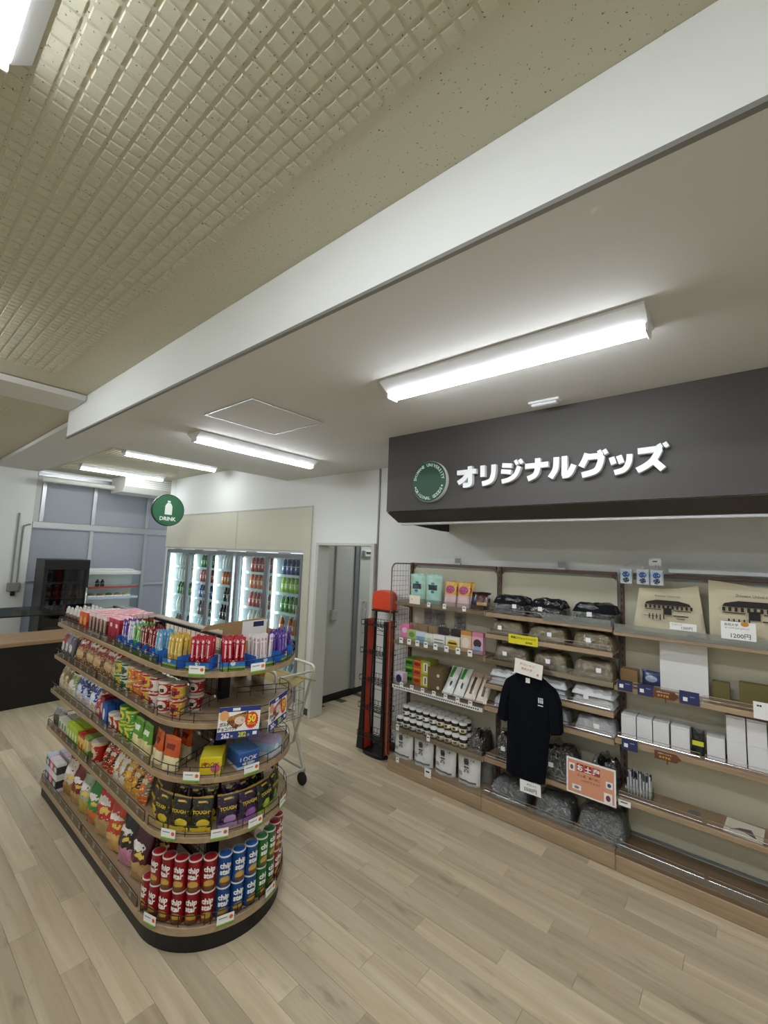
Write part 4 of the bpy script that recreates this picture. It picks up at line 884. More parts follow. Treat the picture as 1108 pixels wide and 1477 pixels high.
for bi, x in enumerate((-2.02,-1.10)):
    t = thing('top_clip',['grey label holder on top of the tea unit','grey label holder on top of the garment unit'][bi],'label holder',(x,3.495,1.8465)); obj('foot', box('foot',-.03,.03,-.012,.012,0,.012), ALU, t); obj('plate', box('plate',-.028,.028,-.002,.002,.0125,.055), GREYM, t)
# shelf two
Z = 1.1155
place(('white_board',[('board',box('wb',-.125,.125,-.006,.006,0,.305),WHITE,(0,0,0)),('foot',box('wbf',-.10,.10,.0065,.05,0,.004),WHITE,(0,0,0))]),'plain white board standing under the tote shelf','board',(-.325,3.39,Z),(-.03,0,0))
NAVY = M('navy_print','#27305c',.5)
place(bag('navy_pouch',.11,.10,.05,foil('navyp',[(0,'#31406c'),(1,'#49547c')],[(.5,.5,.3,.2,'#aab4cc','o')]),False,77),'navy pouch lying at the left of the second shelf','pouch',(-.50,3.40,Z))
place(bx('kraft_box',.10,.09,.08,M('kraftbox','#8b6f48',.8)),'small kraft box at the left end of the second shelf','box',(-.625,3.40,Z))
for k,(x,w_,h_,d_) in enumerate(((-.14,.085,.10,.05),(.06,.23,.12,.05))): place(bx('khaki_block',w_,h_,d_,M('khaki','#6d6335',.7),.003),['small khaki box on the second shelf','wide khaki box on the second shelf'][k],'box',(x,3.43,Z))
for k,(x,z,w_,h_) in enumerate(((-.625,1.095,.085,.062),(-.51,1.090,.088,.065),(-.285,1.090,.098,.075),(-.605,.735,.088,.066))):
    card(['navy blue info card at the left of the second shelf','navy blue info card with a white picture, second','navy blue info card under the white board','navy blue info card below the first white box'][k],w_,h_,(x,3.2295,z),NAVY,[('■',.03,-.02,.028,PAPER),('ー',.03,.015,.045,M('pale_blue','#aab6dd',.6))],name='info_card',cat='card')
BRN = M('brown_sign','#6a3a22',.5); YI = M('yellow_ink','#e8c53a',.5)
for k,(x,z) in enumerate(((-.405,1.095),(-.405,.735))):
    t = thing('arrow_sign',['brown arrow sign on the second shelf edge','brown arrow sign on the third shelf edge'][k],'sign',(x,3.2295,z)); obj('arrow', prism('arrow',[(-.065,0),(.045,0),(.07,.024),(.045,.048),(-.065,.048)],-.002,.002,'xz'), BRN, t)
    obj('print', txt('おすすめ',.015,.02,.0005), YI, t, (-.012,-.0024,.016)); obj('print', txt('大学オリジナル',.010,.01,.0005), PAPER, t, (-.012,-.0024,.036)); obj('stem', box('stem',-.003,.003,-.001,.001,-.02,-.0005), BRN, t)
card('white card with a yellow star at the right picture edge',.09,.09,(.05,3.229,1.09),PAPER,[('■■',.012,-.02,.07,INK),('★',.03,.03,.085,M('star_yellow','#e3c32b',.5))])
# white boxes
Z = .7855; WB = M('white_box','#e4e4e6',.5)
def wbox(label, x, z, w_=.084, h_=.14, d_=.12): 
    place(('white_box',[('body',box('wbx',-w_/2,w_/2,-d_/2,d_/2,0,h_-.012,.001),WB,(0,0,0)),('lid',box('lid',-w_/2-.0005,w_/2+.0005,-d_/2-.0005,d_/2+.0005,h_-.0115,h_,.0015),WB,(0,0,0))]),label,'box',(x,3.375,z))
for k, x in enumerate((-.625,-.535,-.445,-.345)): wbox(['white box above the navy card, first of the row','second white box of the row on the third shelf','third white box of the row on the third shelf','white box left of the black pack'][k],x,Z, .095 if k==3 else .084)
place(('black_pack',[('pouch',pouch_mesh(.065,.145,.05,True,88),foil('blackpk',[(0,'#17181a'),(1,'#1e2022')]),(0,0,0)),('yellow_label',box('yl',-.028,.028,-.0305,-.0285,.055,.082),M('neon','#d3d63a',.5),(0,0,0))]),'black pack with a neon yellow label between white boxes','pack',(-.257,3.345,Z))
wbox('lone low white box right of the black pack',-.172,Z,.084,.125)
for k, x in enumerate((-.077,.015,.107)):
    for j in range(2): wbox(['white box in the first stack of two, '+('upper' if j else 'lower'),'white box in the middle stack of two, '+('upper' if j else 'lower'),'white box in the last stack of two, '+('upper' if j else 'lower')][k],x,Z+j*.1355,.086,.135)
# pens and sheets
Z = .4305
obj('pen_cup', (lambda bm:(abox(bm,-.075,.075,-.04,-.036,0,.06),abox(bm,-.075,.075,.036,.04,0,.06),abox(bm,-.075,-.071,-.0359,.0359,0,.06),abox(bm,.071,.075,-.0359,.0359,0,.06),abox(bm,-.0709,.0709,-.0359,.0359,0,.004),new(bm,'pen_cup'))[-1])(bmesh.new()), ACR, None, (-.575,3.35,Z), label='clear box holding pens on the fourth shelf', category='pen holder')
for i in range(8):
    for j in range(3):
        pc = ['#1d1e22','#c9ccd2','#3a3f55'][(i+j)%3]
        place(('ball_point_pen',[('barrel',lathe('pen',[(.002,0),(.0045,.012),(.0045,.10)],8),M('pen_pale','#d3d6da',.35),(0,0,0)),('cap_end',lathe('pencap',[(.005,.1003),(.005,.135),(.002,.14)],8),M('pen'+pc,pc,.3),(0,0,0))]),'ball point pen standing in the clear box','pen',(-.635+i*.017,3.325+j*.022,Z+.0045),(rnd.uniform(-.04,.0),rnd.uniform(-.03,.03),0),'pens in the clear box')
place(('flat_sheet',[('sheet',box('sheet',-.15,.15,-.09,.09,0,.004),M('brown_sheet','#8f7a5c',.7),(0,0,0)),('picture',prism('pic',[(.02+.035*math.cos(i*PI/5),.03*math.sin(i*PI/5)) for i in range(10)],.0042,.0048,'xy'),M('sheet_grey','#6f6c6a',.7),(0,0,0))]),'brown sheet with a grey picture lying on the fourth shelf','sheet',(-.31,3.36,Z))
place(('flat_sheet',[('sheet',box('sheet2',-.085,.085,-.09,.09,0,.006),M('ivory_sheet','#dcd8c4',.6),(0,0,0)),('picture',prism('pic2',[(-.06,-.05),(-.02,.0),(.03,.02),(.05,-.04),(.06,-.07),(0,-.03)],.0062,.0068,'xy'),M('sheet_dark','#5f5a58',.7),(0,0,0))]),'ivory sheet with a dark sketch lying on the fourth shelf','sheet',(-.06,3.35,Z),(0,0,-.08))
tick(-.64,3.2295,.39,'white price tag below the pens','tag pens',w_=.07,h_=.035)

# =================================================================== RED WIRE RACK
RED = M('rack_red','#c03a1c',.35,0,.5,None,.3); ORG = M('rack_orange','#d9492a',.35)
t = thing('snack_rack','empty black wire rack with red curved sides and orange header','rack',(-2.80,3.41,0))
obj('base_plate', prism('base_plate',[(.15*math.copysign(abs(math.cos(a))**.6,math.cos(a)),.125*math.copysign(abs(math.sin(a))**.6,math.sin(a))) for a in [2*PI*i/32 for i in range(32)]],.001,.035,'xy',.006), BLACK, t)
def side(s):
    X = s*.125; n = 18; L_, R_, A_, B_2 = [], [], [], []
    for i in range(n+1):
        k = i/n; z = .036+k*1.235; fl = .055*(1-k)**2.6; wv = .010*math.cos((k-.8)*5)
        L_.append((X-.016-fl*(1 if s < 0 else .3)-wv*.4, z)); R_.append((X+.010+fl*.15, z))
        A_.append((-.099,z)); B_2.append((-.02+.02*math.cos((k-.9)*5.5)+.03*(1-k)**2, z))
    p = obj('side_post', prism('side_post', L_+R_[::-1], -.125, -.10, 'xz', .003), BLACK, t)
    obj('red_panel', prism('red_panel', A_+B_2[::-1], X-.006, X+.006, 'yz', .002), RED, p)
    obj('black_edge', prism('black_edge', [(a+.0005,z) for a,z in B_2]+[(a+.014,z) for a,z in B_2[::-1]], X-.007, X+.007, 'yz', .002), BLACK, p)
for s in (-1,1): side(s)
obj('frame_tube', tubes('frame',[smoothline([(-.115,.02,.04),(-.115,.02,1.28),(-.09,.02,1.345),(.09,.02,1.345),(.115,.02,1.28),(.115,.02,.04)],6)],.011,8), BLACK, t)
hd = obj('header', prism('header',[(-.125,1.36),(.125,1.36),(.13,1.50),(.10,1.545),(.03,1.56),(-.03,1.56),(-.10,1.545),(-.13,1.50)],-.04,.06,'xz',.012), ORG, t)
obj('header_lip', box('lip',-.13,.13,-.045,.065,1.348,1.3595,.003), BLACK, hd)
for z in (1.22,.95,.69,.43,.17):
    L_ = []
    for dz in (0,.045): L_.append([(-.16,-.15,z+dz),(.16,-.15,z+dz),(.16,.01,z+dz),(-.16,.01,z+dz),(-.16,-.15,z+dz)])
    for k in range(9): x = -.16+k*.04; L_.append([(x,-.15,z+.045),(x,-.15,z),(x,.01,z-.004),(x,.01,z+.045)])
    for k in range(3): L_.append([(-.16,-.11+k*.04,z),(.16,-.11+k*.04,z)])
    L_.append([(0,.0,z-.07),(-.06,-.10,z)]); L_.append([(0,.0,z-.07),(.06,-.10,z)]); L_.append([(-.11,.012,z-.07),(.11,.012,z-.07)]); L_.append([(-.11,.012,z-.11),(.11,.012,z-.11)])
    obj('wire_basket', tubes('basket',L_,.0026,5), BLKW, t)

# =================================================================== ISLAND GONDOLA
IY, IR, IXC, IX0 = 1.44, .39, -2.36, -4.22
Y_F = IY-IR; Y_B = IY+IR
SH = [1.29,1.045,.79,.52]
isl = thing('island_gondola','double sided island shelf with rounded wooden end and black base','shelf unit',(0,0,0))
def half(r, n=28, x=IXC): return [(x+r*math.cos(a), IY+r*math.sin(a)) for a in [-PI/2+PI*i/n for i in range(n+1)]]
def slab(name, x0, y0, y1, z0, z1, cr=.05):
    pts = [(IXC-.002,y0)]
    if y0 < IY: pts += [(IXC-.002,y1),(x0,y1)]+[(x0+cr-cr*math.cos(a), y0+cr-cr*math.sin(a)) for a in [PI/2*i/5 for i in range(6)]]
    else: pts = [(IXC-.002,y1),(IXC-.002,y0),(x0,y0)]+[(x0+cr-cr*math.cos(a), y1-cr+cr*math.sin(a)) for a in [PI/2*i/5 for i in range(6)]]
    return prism(name, pts, z0, z1, 'xy', .002)
kick = [(IX0+.03,Y_F+.02),(IXC,Y_F+.02)]+half(IR-.02)[1:-1]+[(IXC,Y_B-.02),(IX0+.03,Y_B-.02)]
obj('kick_base', prism('kick_base', kick, .001, .085), BLACK, isl)
bd = obj('base_deck', slab('base_deck', IX0, Y_F, IY-.02, .086, .122), EDGEW, isl); obj('base_deck', slab('base_deck', IX0, IY+.02, Y_B, .086, .122), EDGEW, isl)
be = obj('base_end', prism('base_end', half(IR), .086, .122, 'xy', .002), EDGEW, isl)
ACT = clear('smoky_acrylic','#e4e5e2',.13,.22)
def arc(r, z, a0, a1, n=14): return [(IXC+r*math.cos(math.radians(a0+(a1-a0)*i/n)), IY+r*math.sin(math.radians(a0+(a1-a0)*i/n)), z) for i in range(n+1)]
def fence(parent, z, segs, r=IR-.008, h=.048):
    L_ = []
    for a0, a1 in segs:
        for dz in (.012,h): L_.append(arc(r,z+dz,a0,a1))
        n = max(2,int(abs(a1-a0)/18))
        for i in range(n+1):
            a = math.radians(a0+(a1-a0)*i/n); x,y = IXC+r*math.cos(a), IY+r*math.sin(a); L_.append([(x,y,z),(x,y,z+h)])
    obj('wire_fence', tubes('wire_fence',L_,.0022,5), BLKW, parent)
for z in SH+[.122]:
    if z > .2:
        s1 = obj('shelf', slab('shelf', IX0+.02, Y_F, IY-.03, z-.026, z), SHELFW, isl); s2 = obj('shelf', slab('shelf', IX0+.02, IY+.03, Y_B, z-.026, z), SHELFW, isl)
        e = obj('end_shelf', prism('end_shelf', [p for p in half(IR)], z-.026, z, 'xy', .002), SHELFW, isl)
        for q in (-3.7,-2.9): obj('bracket', prism('bracket',[(Y_F+.2,z-.0265),(IY-.031,z-.0265),(IY-.031,z-.06)],q-.004,q+.004,'yz'), BLACK, s1)
    else: s1, e = bd, be
    fence(e, z, [(-88,-34),(-30,26),(30,88)])
    for a,b in ((IX0+.06,-3.26),(-3.24,-2.39)):
        obj('front_guard', box('guard', a,b,Y_F+.003,Y_F+.006,z+.0005,z+.04), ACT, s1)
        obj('guard_wire', tubes('gw',[[(a,Y_F+.009,z),(a,Y_F+.009,z+.047),(b,Y_F+.009,z+.047),(b,Y_F+.009,z)]],.0022,5), BLKW, s1)
    obj('guard_wire', tubes('gw2',[[(IX0+.03,IY-.05,z),(IX0+.03,IY-.05,z+.06),(IX0+.03,Y_F+.07,z+.06),(IX0+.05,Y_F+.012,z+.055)]],.0025,5), BLKW, s1)
# spine
for x in (-4.16,-3.26,-2.372): obj('post', box('post', x-.022,x+.022,IY-.028,IY+.028,.123,1.37,.002), BLACK, isl)
obj('top_rail', box('top_rail', -4.16,-2.372,IY-.012,IY+.012,1.375,1.395,.002), BLACK, isl)
L_ = [[(-4.13+k*.06,IY,.15),(-4.13+k*.06,IY,1.37)] for k in range(29)]+[[(-4.13,IY,.17+k*.06),(-2.40,IY,.17+k*.06)] for k in range(20)]
obj('wire_panel', tubes('wire_panel',L_,.002,4), BLKW, isl)
for z in (1.045,.79):
    for sg in (-1,1):
        P0, P1 = Vector((-2.20,IY+sg*.335,z)), Vector((-2.325,IY+sg*.06,z)); U = Vector((0,0,.055))
        obj('divider', tubes('divider',[[P0,P0+U,P1+U,P1],[P0+U*.45,P1+U*.45]]+[[P0.lerp(P1,k/4),P0.lerp(P1,k/4)+U] for k in (1,2,3)],.0022,5), BLKW, isl)

YI_ = Y_F+.05
def ilab(s, shelf): return s+' on the '+shelf+' of the island'
SN = {0:'top shelf',1:'second shelf',2:'middle shelf',3:'fourth shelf',4:'base shelf'}
ZI = [1.2905,1.0455,.7905,.5205,.1225]
# ---- top shelf: sweets boxes
T0 = 'sweets on the island top shelf'
sil = foil('silver_stick',[(0,'#5a3b28'),(.4,'#8a6f5a'),(.6,'#cfcbc4'),(.9,'#e5e3df')],[(.5,.35,.3,.2,'#3a2417','o')])
for i in range(4):
    for j in range(4): place(bag('choco_pouch',.062,.125,.03,sil,False,i+j), ['brown and silver pouch in the leftmost row of the island top shelf','brown and silver pouch in the second row of the island top shelf','brown and silver pouch in the third row of the island top shelf','brown and silver pouch beside the orange boxes on the island top shelf'][i],'pouch',(-4.11+i*.085,YI_+j*.055,ZI[0]),group='silver pouches row %d'%(i+1))
for i in range(2):
    for j in range(7): place(bx('choco_box',.078,.13,.034,pk('orange_choc',[(0,'#b8301c'),(.5,'#d9582a'),(.97,'#c8a79b')],[(.5,.5,.3,.25,'#e9b04a','o'),(.5,.2,.3,.1,'#7a1a14','s')])), 'orange red box in the '+('left' if i==0 else 'right')+' of two rows on the island top shelf','box',(-3.745+i*.085,YI_+j*.0375,ZI[0]),group='orange boxes row %d'%(i+1))
for i in range(5):
    for j in range(8): place(bx('stick_biscuit_box',.060,.143+.004*((i+j)%2),.030,pk('pinktop',[(0,'#d9d2cc'),(.12,'#5a2f24'),(.62,'#8a4a3a'),(.80,'#e6d9d3'),(.975,'#d98a90')],[(.5,.42,.18,.36,'#e9ddd4','s'),(.5,.42,.07,.3,'#4a2018','s')])), ['leftmost','second','third','fourth','rightmost'][i]+' row of brown and pink topped stick biscuit boxes','box',(-3.555+i*.07,YI_+j*.0385,ZI[0]),(0,0,rnd.uniform(-.05,.05)),group='pink topped boxes row %d'%(i+1))
for i in range(2):
    for j in range(3): place(bx('stick_biscuit_box',.085,.15,.034,pk('crimson_choc',[(0,'#a82638'),(.85,'#c23a4a'),(.975,'#cf7a86')],[(.5,.72,.2,.08,'#efd9dc','s'),(.5,.38,.14,.2,'#7e1626','o')])), 'crimson biscuit box in the '+('left' if i==0 else 'right')+' of two rows beside the purple sticks','box',(-3.155+i*.09,YI_+j*.0375,ZI[0]),group='crimson boxes row %d'%(i+1))
# stick sweets in printed trays
TBLUE = M('tray_blue','#2f6fc4',.5); TGRN = pk('tray_green',[(0,'#6f9a2e'),(.6,'#8fb44a')],[],(60,.6,'#4f8a3a'))
def tray_kind(w_, d_):
    bm = bmesh.new(); h1, h2 = .044, .062
    abox(bm,-w_/2,w_/2,-d_/2,-d_/2+.0015,.022,h1); abox(bm,-w_/2,w_/2,d_/2-.0015,d_/2,0,h2)
    for s in (-1,1):
        X0 = s*w_/2 if s < 0 else w_/2-.0015
        aprism(bm,[(-d_/2+.0016,0),(d_/2-.0016,0),(d_/2-.0016,h2),(-d_/2+.02,h2),(-d_/2+.0016,h1+.018)],X0,X0+.0015,'yz')
    abox(bm,-w_/2+.0016,w_/2-.0016,-d_/2+.0016,d_/2-.0016,0,.0015)
    bmesh.ops.recalc_face_normals(bm,faces=bm.faces)
    return ('display_tray',[('tray',new(bm,'tray'),TBLUE,(0,0,0)),('meadow_print',box('meadow',-w_/2-.0004,w_/2+.0004,-d_/2-.0014,-d_/2,0,.0215),TGRN,(0,0,0)),('motif',prism('motif',[(.013*math.cos(i*PI/5),.038+.013*math.sin(i*PI/5)) for i in range(10)],-d_/2-.0009,-d_/2-.0002,'xz'),M('tray_motif','#dfe6ef',.5),(0,0,0))])
STM = {}
def stick_mat(c, c2):
    return foil('stick'+c,[(0,c),(1,c)],[(.5,.55,.13,.2,c2,'s'),(.5,.84,.25,.05,c2,'o')],(120,.68,c2))
TRK = tray_kind(.092,.12); TRE = tray_kind(.118,.108)
TRAYS = [(None,-2.955,'purple','#5a3590','#e9e4f2'),(None,-2.858,'white','#e6e4ea','#8a86b4'),(None,-2.761,'green','#4aa52c','#f0ecd8'),(None,-2.664,'dark red','#7a1220','#efe3d2'),(None,-2.567,'maroon','#7f1626','#e8c8b0'),(None,-2.470,'light blue','#5aa6d0','#f2f2ea'),
 (-80,0,'gold','#d0aa3c','#f3e7b0'),(-53.3,0,'scarlet','#b3152a','#e6c8c6'),(-26.6,0,'cherry red','#ad1228','#e6c8c6'),(.1,0,'cloudy white','#ddd5d6','#b78f88'),(26.8,0,'violet','#5d3a9a','#b9a8dc'),(53.5,0,'dark violet','#54328f','#b9a8dc')]
for (a, x, nm, c, c2) in TRAYS:
    if a is None: cx, cy, rz, nn, dx, sw = x, Y_F+.075, 0, 3, .0285, .027
    else:
        ar = math.radians(a); cx, cy, rz, nn, dx, sw = IXC+.318*math.cos(ar), IY+.318*math.sin(ar), ar+PI/2, 4, .0272, .0255
    place(TRK if a is None else TRE,'blue printed tray holding '+nm+' stick sweets','tray',(cx,cy,ZI[0]),(0,0,rz),'stick sweet trays')
    sm = stick_mat(c,c2)
    for i in range(nn):
        for j in range(3):
            lx, ly = (i-(nn-1)/2)*dx, -.030+j*.030; px_, py_ = cx+lx*math.cos(rz)-ly*math.sin(rz), cy+lx*math.sin(rz)+ly*math.cos(rz)
            place(bag('stick_sweet',sw,.16,.014,sm,False,(i*3+j)%4), nm+' wrapped stick sweet standing in its tray','sweet',(px_,py_,ZI[0]+.0025),(rnd.uniform(-.06,.04),rnd.uniform(-.04,.04),rz+rnd.uniform(-.06,.06)),nm+' stick sweets')
# cardboard tray with a sign behind the sticks
t = thing('cardboard_tray','opened cardboard tray with a white card sign on the island top','cardboard box',(-2.43,1.655,ZI[0]))
CB = M('cardboard','#a8875c',.8)
obj('tray', (lambda bm:(abox(bm,-.08,.07,-.165,-.161,0,.10),abox(bm,-.08,.07,.161,.165,0,.10),abox(bm,-.08,.07,-.1609,.1609,0,.003),abox(bm,-.084,-.08,-.165,.165,0,.135),abox(bm,.07,.074,-.165,.165,0,.05),new(bm,'tray'))[-1])(bmesh.new()), CB, t)
obj('back_flap', prism('back_flap',[(-.30,.118),(.165,.136),(.15,.165),(-.26,.15)],-.104,-.100,'yz'), CB, t)
obj('sign_card', box('sign_card',-.0795,-.0775,-.03,.155,.03,.155), PAPER, t); obj('sign_print', box('sp',-.0772,-.0765,.05,.13,.115,.148), NAVY, t)
# ---- second shelf
for k, x in enumerate((-4.12,-4.03,-3.94)): place(bag('snack_pouch',.088,.17,.05,foil(['redgrey','greyp','greyd'][k],[(0,'#6f6b6a'),(.5,['#a8353a','#8b8790','#6a6670'][k]),(.9,'#b5b1b2')],[(.5,.4,.3,.2,'#d8d5d2','o')]),False,k+30),['red topped grey pouch at the left end of the second shelf','pale grey pouch second on the second shelf','dark grey pouch beside the red nut bags'][k],'pouch',(x,YI_,ZI[1]),(-.15,0,0))
nut = foil('nut_bag',[(0,'#7a5233'),(.42,'#b98c5a'),(.5,'#a3191f'),(.9,'#c23c3c')],[(.5,.70,.3,.07,'#e9ddd2','s'),(.5,.28,.32,.14,'#cfae7d','o')],(60,.60,'#e0c493'),.22,.3)
for k, x in enumerate((-3.80,-3.62,-3.44,-3.26,-3.10)): place(bag('nut_bag',.165,.19,.05,nut,False,k+35),['red topped nut bag, leftmost of the row','second red topped nut bag','third red topped nut bag','fourth red topped nut bag','red topped nut bag next to the cup noodles'][k],'bag',(x,YI_+.015+.012*(k%2),ZI[1]),(-.32,0,.18))
CUPS = {}
def cup(c, c2, h=.078, r=.042, lid='#d9d4c4'):
    key = (c,c2,h,r)
    if key in CUPS: return CUPS[key]
    m = pk('cup%s%s%d'%(c,c2,int(h*1e4)),[(0,c2),(.12,c),(.85,c2)],[(.5,.5,.3,.3,c2,'o'),(.5,.42,.14,.12,'#2c1c14','s')],(70,.64,'#f0ead8'))
    k = ('noodle_cup',[('cup',lathe('cup',[(r*.78,0),(r*.80,.003),(r*.97,h*.95),(r,h*.955),(r,h*.99)],20),m,(0,0,0)),('lid',lathe('cuplid',[(r*.99,h*.9905),(r*.97,h+.001),(0,h+.0015)],20),M('lid'+lid,lid,.35,.3),(0,0,0))])
    CUPS[key] = k; return k
CROW = [(-2.985,'#d8b62a','#3a7a3a','yellow and green'),(-2.885,'#e2e0cf','#2f6a48','white and green'),(-2.785,'#d9762a','#e0b040','orange'),(-2.685,'#d9852f','#d04a22','orange and red'),(-2.585,'#e0c83a','#c22a2a','yellow and red'),(-2.485,'#e6dfd8','#b3222c','white and red')]
for (x,c,c2,nm) in CROW:
    for j in range(2): place(cup(c,c2), nm+' instant noodle cup, '+('upper' if j else 'lower')+' of its stack','noodle cup',(x,YI_+.008,ZI[1]+j*.081),(0,0,rnd.uniform(-.3,.3)))
    place(cup(c,c2), nm+' instant noodle cup behind the front stack','noodle cup',(x,YI_+.10,ZI[1]))
for k,(x,y,c,c2) in enumerate(((-2.385,1.112,'#b3222c','#e9dfd2'),(-2.295,1.135,'#d9b23a','#b0202a'),(-2.31,1.24,'#b3222c','#e9dfd2'))):
    for j in range(2): place(cup(c,c2), ['red and white cup','red and yellow cup','deep red cup'][k]+' at the start of the rounded end, '+('upper' if j else 'lower'),'noodle cup',(x,y,ZI[1]+j*.081),(0,0,.5))
# ---- middle shelf
MID = [(-4.12,.10,.165,'beigebag','#a58d6a','#d2c4a4','beige bag'),(-4.02,.09,.155,'tanbag','#8f7448','#c9b58c','tan bag'),(-3.88,.13,.15,'palegreen','#9fae6a','#e3e6d8','pale green and clear bag'),(-3.71,.13,.16,'bluebag','#24408c','#cdd6ea','blue and white bag'),(-3.57,.12,.16,'navybag','#1b2f6f','#b5c2e2','dark blue bag'),(-3.43,.12,.165,'royal','#2a4aa0','#e8eaf2','royal blue bag'),(-3.30,.12,.15,'floral','#d9d2cd','#b04a58','white floral bag')]
for k,(x,w_,h_,mn,c,c2,nm) in enumerate(MID): place(bag('snack_bag',w_,h_,.05,foil(mn,[(0,c2),(.35,c),(.9,c2)],[(.5,.5,.3,.18,c2,'o'),(.5,.2,.34,.1,'#d9c7a0','o')],(55,.62,'#f0ece2'),.22,.4),False,40+k), ilab(nm,'middle shelf'),'bag',(x,YI_+.01,ZI[2]),(-.22,0,.12))
for j in range(3): place(bx('biscuit_box',.075,.15,.045,pk('redbis',[(0,'#a3202c'),(.9,'#8e1622')],[(.5,.55,.3,.2,'#d9b9a8','o')])),'dark red biscuit box in a row of three on the middle shelf','box',(-3.19,YI_+.01+j*.05,ZI[2]),group='dark red biscuit boxes')
for j in range(3): place(bx('biscuit_box',.085,.14,.05,pk('bluebis',[(0,'#2456a8'),(.9,'#1d468e')],[(.4,.5,.2,.25,'#e2e8f2','o')])),'bright blue biscuit box in a row of three on the middle shelf','box',(-3.09,YI_-.005+j*.055,ZI[2]),group='bright blue biscuit boxes')
for i in range(2): place(cup('#c23a22','#e8dfd0',.10,.036),['red and white snack cup beside the blue boxes','red and white snack cup beside the green cups'][i],'snack cup',(-3.0+i*.078,YI_,ZI[2]))
for i in range(2):
    for j in range(2): place(cup('#58a63a','#e2d43a',.088,.042,'#5fae40'),['green and yellow snack cup left','green and yellow snack cup right'][i]+(', upper' if j else ', lower')+' of the stack','snack cup',(-2.835+i*.09,YI_+.006,ZI[2]+j*.091))
gj = foil('green_potato',[(0,'#e6d9a0'),(.35,'#5d9a32'),(.9,'#78b040')],[(.5,.28,.3,.16,'#e9dca0','s'),(.5,.68,.3,.08,'#e5efd8','s')])
oj = foil('orange_potato',[(0,'#e6d9b0'),(.38,'#c8521c'),(.9,'#d96a28')],[(.5,.24,.3,.16,'#e8d9a8','s'),(.5,.68,.28,.08,'#7a1c10','s')])
for k,(x,y,rz) in enumerate(((-2.655,YI_,0),(-2.535,YI_+.0,.0))): place(bag('potato_pouch',.112,.155,.05,gj,True,k+60),['green potato stick pouch beside the green cups','green potato stick pouch beside the orange pouches'][k],'pouch',(x,y,ZI[2]+.0018),(-.05,0,rz))
for k,(a,r) in enumerate(((-98,.335),(-76,.335),(-90,.21),(-118,.24))):
    ar = math.radians(a); place(bag('potato_pouch',.115,.155,.05,oj,True,k+62),['orange potato stick pouch at the start of the rounded end','orange potato stick pouch on the rounded end','orange potato stick pouch behind, left','orange potato stick pouch behind, right'][k],'pouch',(IXC+r*math.cos(ar),IY+r*math.sin(ar),ZI[2]+.0018),(-.05,0,ar+PI/2))
def boxes_lying(n, w_, h_, d_, mat, label, cat, cx, cy, z, rz, group, text=None, tcol=None, tsize=.03):
    for i in range(n):
        ly = (i-(n-1)/2)*(d_+.0008); px_, py_ = cx-ly*math.sin(rz), cy+ly*math.cos(rz)
        k = bx('chocolate_box',w_,h_,d_,mat,.001)
        if i == 0 and text: k = (k[0], k[1]+[('lettering',txt(text,tsize,.01,.0006,w_*.8),tcol,(0,-d_/2-.0004,h_*.55))])
        place(k, label+(', front one' if i == 0 and text else ''), cat, (px_,py_,z), (0,0,rz), group)
ar = math.radians(-38); boxes_lying(8,.105,.085,.016,pk('yellowchoc',[(0,'#dcc81a'),(.9,'#e8d92a')],[(.72,.35,.22,.26,'#cf5f7c','o'),(.25,.6,.1,.1,'#c24a2a','o')]),'yellow chocolate box in the row on the rounded end','box',IXC+.29*math.cos(ar),IY+.29*math.sin(ar),ZI[2],ar+PI/2,'yellow chocolate boxes','LOOK',M('dark_red_ink','#8a1a30',.5))
ar = math.radians(-8); boxes_lying(8,.115,.085,.016,pk('bluechoc',[(0,'#d9e2ea'),(.18,'#2a5aa8'),(.9,'#3f78c0')],[(.5,.3,.3,.1,'#cfdcea','o')]),'blue chocolate box in the row on the rounded end','box',IXC+.29*math.cos(ar),IY+.29*math.sin(ar),ZI[2],ar+PI/2,'blue chocolate boxes','LOOK',PAPER)
ar = math.radians(24); boxes_lying(9,.11,.08,.016,pk('palechoc',[(0,'#cfd9e2'),(.3,'#9fc0d8'),(.85,'#b39ac0')],[(.5,.5,.2,.2,'#e9eef2','o')]),'pale blue chocolate box in the row at the far side of the rounded end','box',IXC+.28*math.cos(ar),IY+.28*math.sin(ar),ZI[2],ar+PI/2,'pale blue chocolate boxes')
# ---- fourth shelf
for k in range(2): place(bag('snack_pouch',.09,.13,.05,foil('greypk%d'%k,[(0,'#55524e'),(.6,'#8f8d8a'),(.9,'#c2c0bd')]),False,70+k),['grey clear pouch at the left end of the fourth shelf','darker grey pouch second on the fourth shelf'][k],'pouch',(-4.12+k*.10,YI_,ZI[3]),(-.15,0,.1))
def boxrow(x0, n, dx, w_, h_, d_, mn, ramp, pt, lab, z, rows=2, group=None):
    for i in range(n):
        for j in range(rows): place(bx('snack_box',w_,h_,d_,pk(mn,ramp,pt)), lab+(', back row' if j else ', front row'), 'box', (x0+i*dx,YI_-.005+j*(d_+.003),z), group=group or lab)
boxrow(-3.92,3,.062,.058,.11,.05,'whitegreenbox',[(0,'#b9302c'),(.25,'#dcd9c4'),(.9,'#c8c6b4')],[(.5,.6,.3,.2,'#4f8a45','o')],'white and green box in the row on the fourth shelf',ZI[3])
boxrow(-3.73,4,.058,.055,.125,.05,'limebox',[(0,'#3f7a2c'),(.3,'#a8c22a'),(.9,'#b8d036')],[(.5,.5,.28,.2,'#e6ecd2','o')],'lime green box in the row on the fourth shelf',ZI[3])
boxrow(-3.485,2,.065,.06,.12,.05,'yellowredbox',[(0,'#d8b02a'),(.4,'#e2c65a'),(.85,'#b33022')],[(.5,.4,.3,.2,'#c8482a','o')],'yellow and red box in the row on the fourth shelf',ZI[3])
